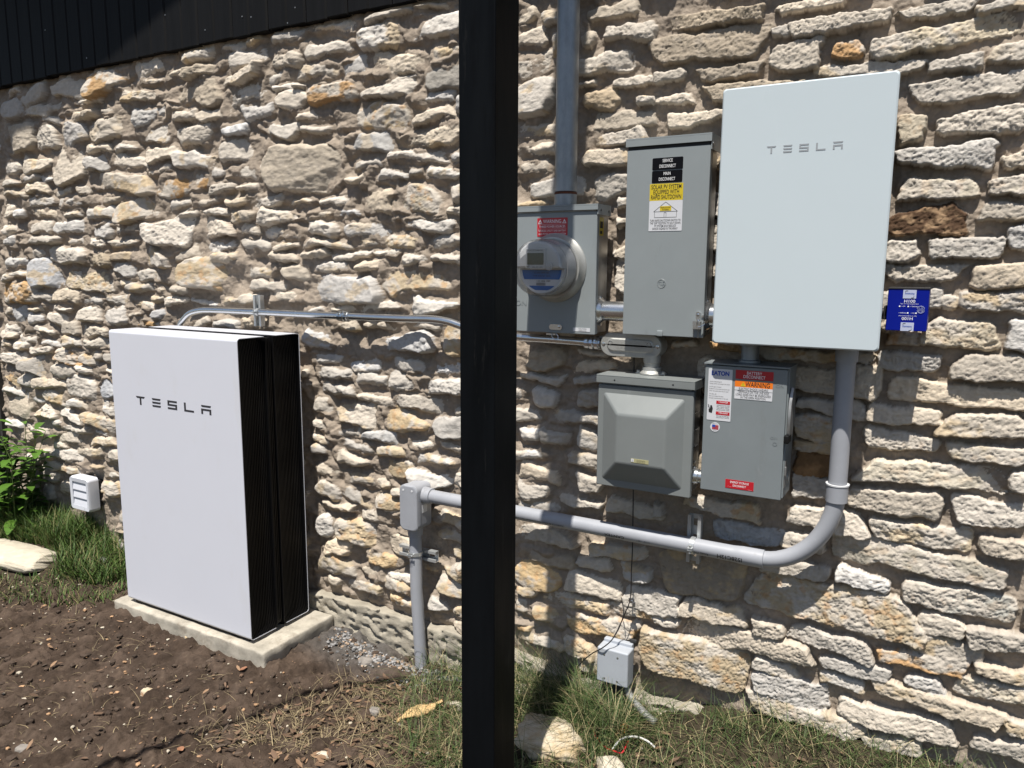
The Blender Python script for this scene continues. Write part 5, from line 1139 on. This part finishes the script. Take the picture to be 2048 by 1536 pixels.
    b = nbm(); prism(b, [(-.110, hz+.005), (-.145, hz+.005), (-.155, hz+.02), (-.150, hz+.10), (-.125, hz+.14), (-.10, hz+.13), (-.085, hz+.06)], x1+.006, x1+.013, axis='x'); handle = obj('switch_handle', b, M['galv'], t)
    b = nbm(); box(b, x1+.0005, x1+.014, f-.012, f+.03, hz-.008, hz+.014, .003); obj('grip', b, M['black'], handle)
    b = nbm(); box(b, x1+.0045, x1+.0065, f+.008, f+.034, hz-.135, hz-.06); box(b, x1+.0046, x1+.010, f+.002, f+.012, hz-.10, hz-.075, .002); obj('hasp', b, M['galv'], t)
    b = nbm(); 
    for r_ in (.016, .010): n = 22; tube(b, [(x1+.0042, -.085+r_*math.cos(2*math.pi*k/n), z0+.05+r_*math.sin(2*math.pi*k/n)) for k in range(n+1)], .0009, 5)
    pieces('knockout', b, M['galv'], t)
battery_disconnect()
x = uy(1500, 712, -.09)[0]; t = thing('pipe_nipple', 'dark upright pipe nipple joining the battery disconnect to the glass fronted box', 'conduit fitting', (x, -.09, 1.244))
b = nbm(); lathe(b, (x, -.09, 1.2445), (0, 0, 1), [(0, .030), (.006, .030), (.008, .024), (.045, .024), (.046, .029), (.058, .029)], 26); obj('pipe', b, M['rigid'], t)

# --- blue surge protector
def surge():
    f = -.145; x0, x1, z0, z1 = -.137, -.046, 1.353, 1.456
    t = thing('surge_protector', 'small bright blue box with white lettering right of the glass fronted box', 'electrical box', ((x0+x1)/2, -.05, z0))
    b = nbm(); box(b, x0, x1, f, -.048, z0, z1, .0022); obj('case', b, M['blue'], t)
    b = nbm(); box(b, x0-.001, x1+.001, f-.0015, -.048, z1+.0003, z1+.003); obj('lid', b, M['bodygrey'], t)
    cx = uy(1816, 620, f)[0]+.001; y = f-.0013; cz = (z0+z1)/2-.001; W_ = .0145
    for s in (1, -1):
        zc = cz+s*.040; p = label_plate('silver_label', cx-W_, cx+W_, zc-.0105, zc+.0105, f, M['palelabel'], t, .0004); tag(p, 'silver square label at the '+('top' if s > 0 else 'bottom')+' of the blue face')
        lines(p, M['blueink'], y, [('Siemens' if False else 'Kenwave', .0065, cx, zc+.001, dict(bold=.03, fit=.020, rot=math.pi if s > 0 else 0) if False else dict(bold=.03, fit=.020, rot=(math.pi if s > 0 else 0)))])
        b = nbm(); 
        for q in (0, 1):
            sg = 1 if q else -1; tube(b, bez([(cx-sg*.004, y, zc+sg*.0085), (cx-sg*.009, y, zc+sg*.008), (cx-sg*.0095, y, zc+sg*.004)], 4), .0005, 4)
        obj('swoosh', b, M['inkgrey'], p)
    R_ = math.pi
    lines(t, M['white_ink'], y, [('H100', .0105, cx+.001, cz+.0225, dict(bold=.0, fit=.024)), ('Type 1 or 2 surge protective device', .0033, cx+.001, cz+.0165, dict(fit=.040)), ('H100', .0105, cx-.001, cz-.0195, dict(bold=.0, fit=.024, rot=R_)), ('Type 1 or 2 surge protective device', .0033, cx-.001, cz-.0135, dict(fit=.040, rot=R_)),
       ('= ON', .0035, cx-.012, cz+.010, dict()), ('= TROUBLE', .0035, cx+.012, cz+.010, dict()), ('TROUBLE =', .0035, cx-.012, cz-.006, dict(rot=R_)), ('ON =', .0035, cx+.010, cz-.006, dict(rot=R_))])
    b = nbm()
    for dx, dz in ((-.020, .010), (-.001, .010), (-.001, -.006), (.017, -.006)): lathe(b, (cx+dx, f, cz+dz), (0, -1, 0), [(0, .0018), (.001, .0018)], 10)
    pieces('indicator', b, M['white_ink'], t)
    g = (x1-.016, cz+.003); b = nbm(); n = 26
    for a0, a1 in ((.25, 2.9), (3.4, 6.0)): tube(b, [(g[0]+.0085*math.cos(a0+(a1-a0)*k/12), y, g[1]+.0085*math.sin(a0+(a1-a0)*k/12)) for k in range(13)], .0004, 4)
    box(b, g[0]-.008, g[0]+.008, y, y+.0003, g[1]+.001, g[1]+.0016); box(b, g[0]-.008, g[0]+.008, y, y+.0003, g[1]-.0016, g[1]-.001); text(b, 'c  us', .005, g[0], y, g[1]+.0045); text(b, 'R  LR', .005, g[0], y, g[1]-.0045); obj('seal', b, M['palelabel'], t, smooth=False)
    b = nbm(); tube(b, [(x0-.02, -.10, 1.395), (x0+.001, -.10, 1.395)], .011, 16); box(b, x0-.009, x0-.001, -.118, -.082, 1.377, 1.413, .003); obj('hub', b, M['bodygrey'], t)
surge()

# --- grey phone box near the ground with its cables
def phone():
    f = -.112; a = uy(1194, 1292, f); c = uy(1258, 1372, f); x0 = a[0]; x1 = uy(1256, 1312, f)[0]; z1 = .289; z0 = .170
    t = thing('telephone_box', 'pale grey plastic box low on the wall with wires on top', 'electrical box', ((x0+x1)/2, -.05, z0))
    b = nbm(); box(b, x0+.004, x1-.004, f+.045, -.045, z0-.012, z1+.010, .004); base = obj('base', b, M['phonegrey'], t)
    b = nbm(); box(b, x0, x1, f, f+.056, z0, z1, .006, 3); obj('cover', b, M['phonegrey'], t)
    b = nbm(); g = x0+(x1-x0)*.30
    for xx, zz in ((x0+.026, z1-.022), (x0+.072, z1-.022), (x0+.028, z0+.016), (x0+.072, z0+.016)): lathe(b, (xx, f, zz), (0, -1, 0), [(0, .0035), (.0008, .0035), (.001, .0012)], 10)
    pieces('screw', b, M['galv'], t)
    b = nbm(); box(b, x1-.018, x1+.006, -.056, -.046, z1+.011, z1+.024, .004); box(b, x0+.02, x1-.005, -.09, -.05, z0-.05, z0-.0125, .004); obj('mounting_tab', b, M['bodygrey'], t)
    b = nbm(); P = bez([(x1-.014, -.075, z0-.012), (x1+.000, -.09, z0-.03), (x1+.035, -.11, z0-.045), (x1+.075, -.125, z0-.062), (x1+.105, -.13, z0-.072)], 10)
    P = bez(P[::5]+[P[-1]], 14); R = [.0115+.0012*(k % 2) for k in range(len(P))]; tube(b, P, R, 14); tag(obj('flexible_conduit', b, M['castalu'], None, 60), 'ribbed grey metal conduit curving from the pale box into the lawn', 'conduit')
    return x0, x1, z1, f
px0, px1, pz1, pf = phone()
q = [uy(1268, 700, -.05), uy(1268, 740, -.05), uy(1267, 900, -.045), uy(1266.5, 985, -.062), uy(1265, 1090, -.060), uy(1263, 1140, -.062), uy(1261, 1195, -.066), uy(1252, 1222, -.075), uy(1240, 1250, -.085), uy(1225, 1278, -.110), uy(1206, 1295, -.123), uy(1184, 1307, -.10), uy(1168, 1320, -.085), uy(1155, 1334, -.08)]
b = nbm(); tube(b, bez(q, 6), .0019, 8); tag(obj('black_cable', b, M['cable']), 'thin black cable hanging down the wall from behind the boxes to the pale box', 'cable')
q = [uy(1261, 1196, -.066), uy(1252, 1228, -.07), uy(1245, 1205, -.066), uy(1246, 1230, -.07), uy(1242, 1245, -.075)]
b = nbm(); tube(b, bez([uy(1243, 1195, -.06), uy(1246, 1212, -.064), uy(1247, 1228, -.07), uy(1240, 1252, -.085), uy(1232, 1268, -.09)], 6), .0015, 6); tag(obj('black_cable', b, M['cable']), 'short loop of thin black wire beside the cable clip', 'cable')
g = uy(1263, 1203, -.066); b = nbm(); lathe(b, g+np.array([0, .012, 0]), (0, -1, 0), [(0, .008), (.010, .008), (.012, .005), (.016, .005)], 10); box(b, g[0]-.010, g[0]+.010, g[1]-.002, g[1]+.002, g[2]-.002, g[2]+.010, .001); box(b, g[0]+.004, g[0]+.014, g[1]-.003, g[1]+.003, g[2]-.016, g[2], .001)
tag(obj('cable_clip', b, M['zinc']), 'small metal clip fixing the black cable to a stone', 'clip')

# --- white vent cover at the far left
def vent():
    f = -.085; a = uy(137, 953, f); c = uy(178, 965, f); x0, x1 = a[0], c[0]-.01; z1 = uy(155, 955, f)[2]; z0 = uy(155, 1020, f)[2]
    t = thing('vent_cover', 'white plastic louvred vent cover low on the wall at the far left', 'vent', ((x0+x1)/2, -.04, z0))
    b = nbm(); O = rrect(x0, x1, z0, z1, .018, 5); I = rrect(x0+.024, x1-.024, z0+.026, z1-.026, .006, 5); n = len(O)
    L = [[b.verts.new((p[0], y, p[1])) for p in Q] for Q, y in ((O, -.03), (O, f+.012), (rrect(x0+.006, x1-.006, z0+.006, z1-.006, .014, 5), f), (I, f+.002), (I, f+.03))]
    for p, q_ in zip(L, L[1:]):
        for k in range(n): b.faces.new((p[k], p[(k+1) % n], q_[(k+1) % n], q_[k]))
    b.faces.new(L[-1]); obj('frame', b, M['white'], t, 30)
    hh = (z1-z0-.052)/3
    for k in range(3):
        zz = z0+.026+hh*k; b = nbm(); prism(b, [(f+.003, zz-.001), (f+.003, zz+.003), (f+.011, zz+hh-.001), (f+.020, zz+hh-.001), (f+.016, zz-.001)], x0+.025, x1-.025, axis='x'); obj('louvre', b, M['white'], t)
    b = nbm(); box(b, x0+.03, x1-.01, -.0299, .0, z0+.02, z1-.02); obj('duct', b, M['bodygrey'], t)
vent()

# --- leafy plant at the far left
def plant():
    rn = random.Random(5); c = (-4.28, -.17, gz(-4.28, -.17)); t = thing('leafy_plant', 'bright green leafy plant growing at the left end of the wall', 'plant', c)
    b = nbm(); lf = nbm()
    for s in range(24):
        a = rn.uniform(0, 6.28); L = rn.uniform(.38, .62); lean = rn.uniform(.08, .40); base = Vector(c)+Vector((rn.uniform(-.12, .14), rn.uniform(-.08, .08), -.02)); P = []
        for k in range(7):
            u = k/6; P.append(base+Vector((math.cos(a)*lean*L*u**1.5, math.sin(a)*lean*L*u**1.5*.6, L*u)))
        tube(b, P, [.0035*(1-.6*k/6) for k in range(7)], 6)
        for k in range(10):
            u = .22+.78*k/9; i = min(5, int(u*6)); p = P[i].lerp(P[i+1], u*6-i); aa = a+k*2.4+rn.uniform(-.4, .4); l = rn.uniform(.09, .16)*(1.1-.35*u); w = l*.20
            d = Vector((math.cos(aa), math.sin(aa), rn.uniform(.1, .8))).normalized(); s_ = d.cross(Vector((0, 0, 1))).normalized(); up = s_.cross(d); prev = None
            for q in range(6):
                v = q/5; ww = w*math.sin(math.pi*min(.985, v*.93+.05))**.7; m_ = p+d*l*v-Vector((0, 0, 1))*l*.35*v*v; row = [lf.verts.new(m_-s_*ww+up*ww*.25), lf.verts.new(m_), lf.verts.new(m_+s_*ww+up*ww*.25)]
                if prev:
                    for j in (0, 1): lf.faces.new((prev[j], prev[j+1], row[j+1], row[j]))
                prev = row
    obj('stem', b, M['stem'], t); obj('foliage', lf, M['plantleaf'], t, 180)
plant()
for e in EMP:
    if '_w' in e: del e['_w']
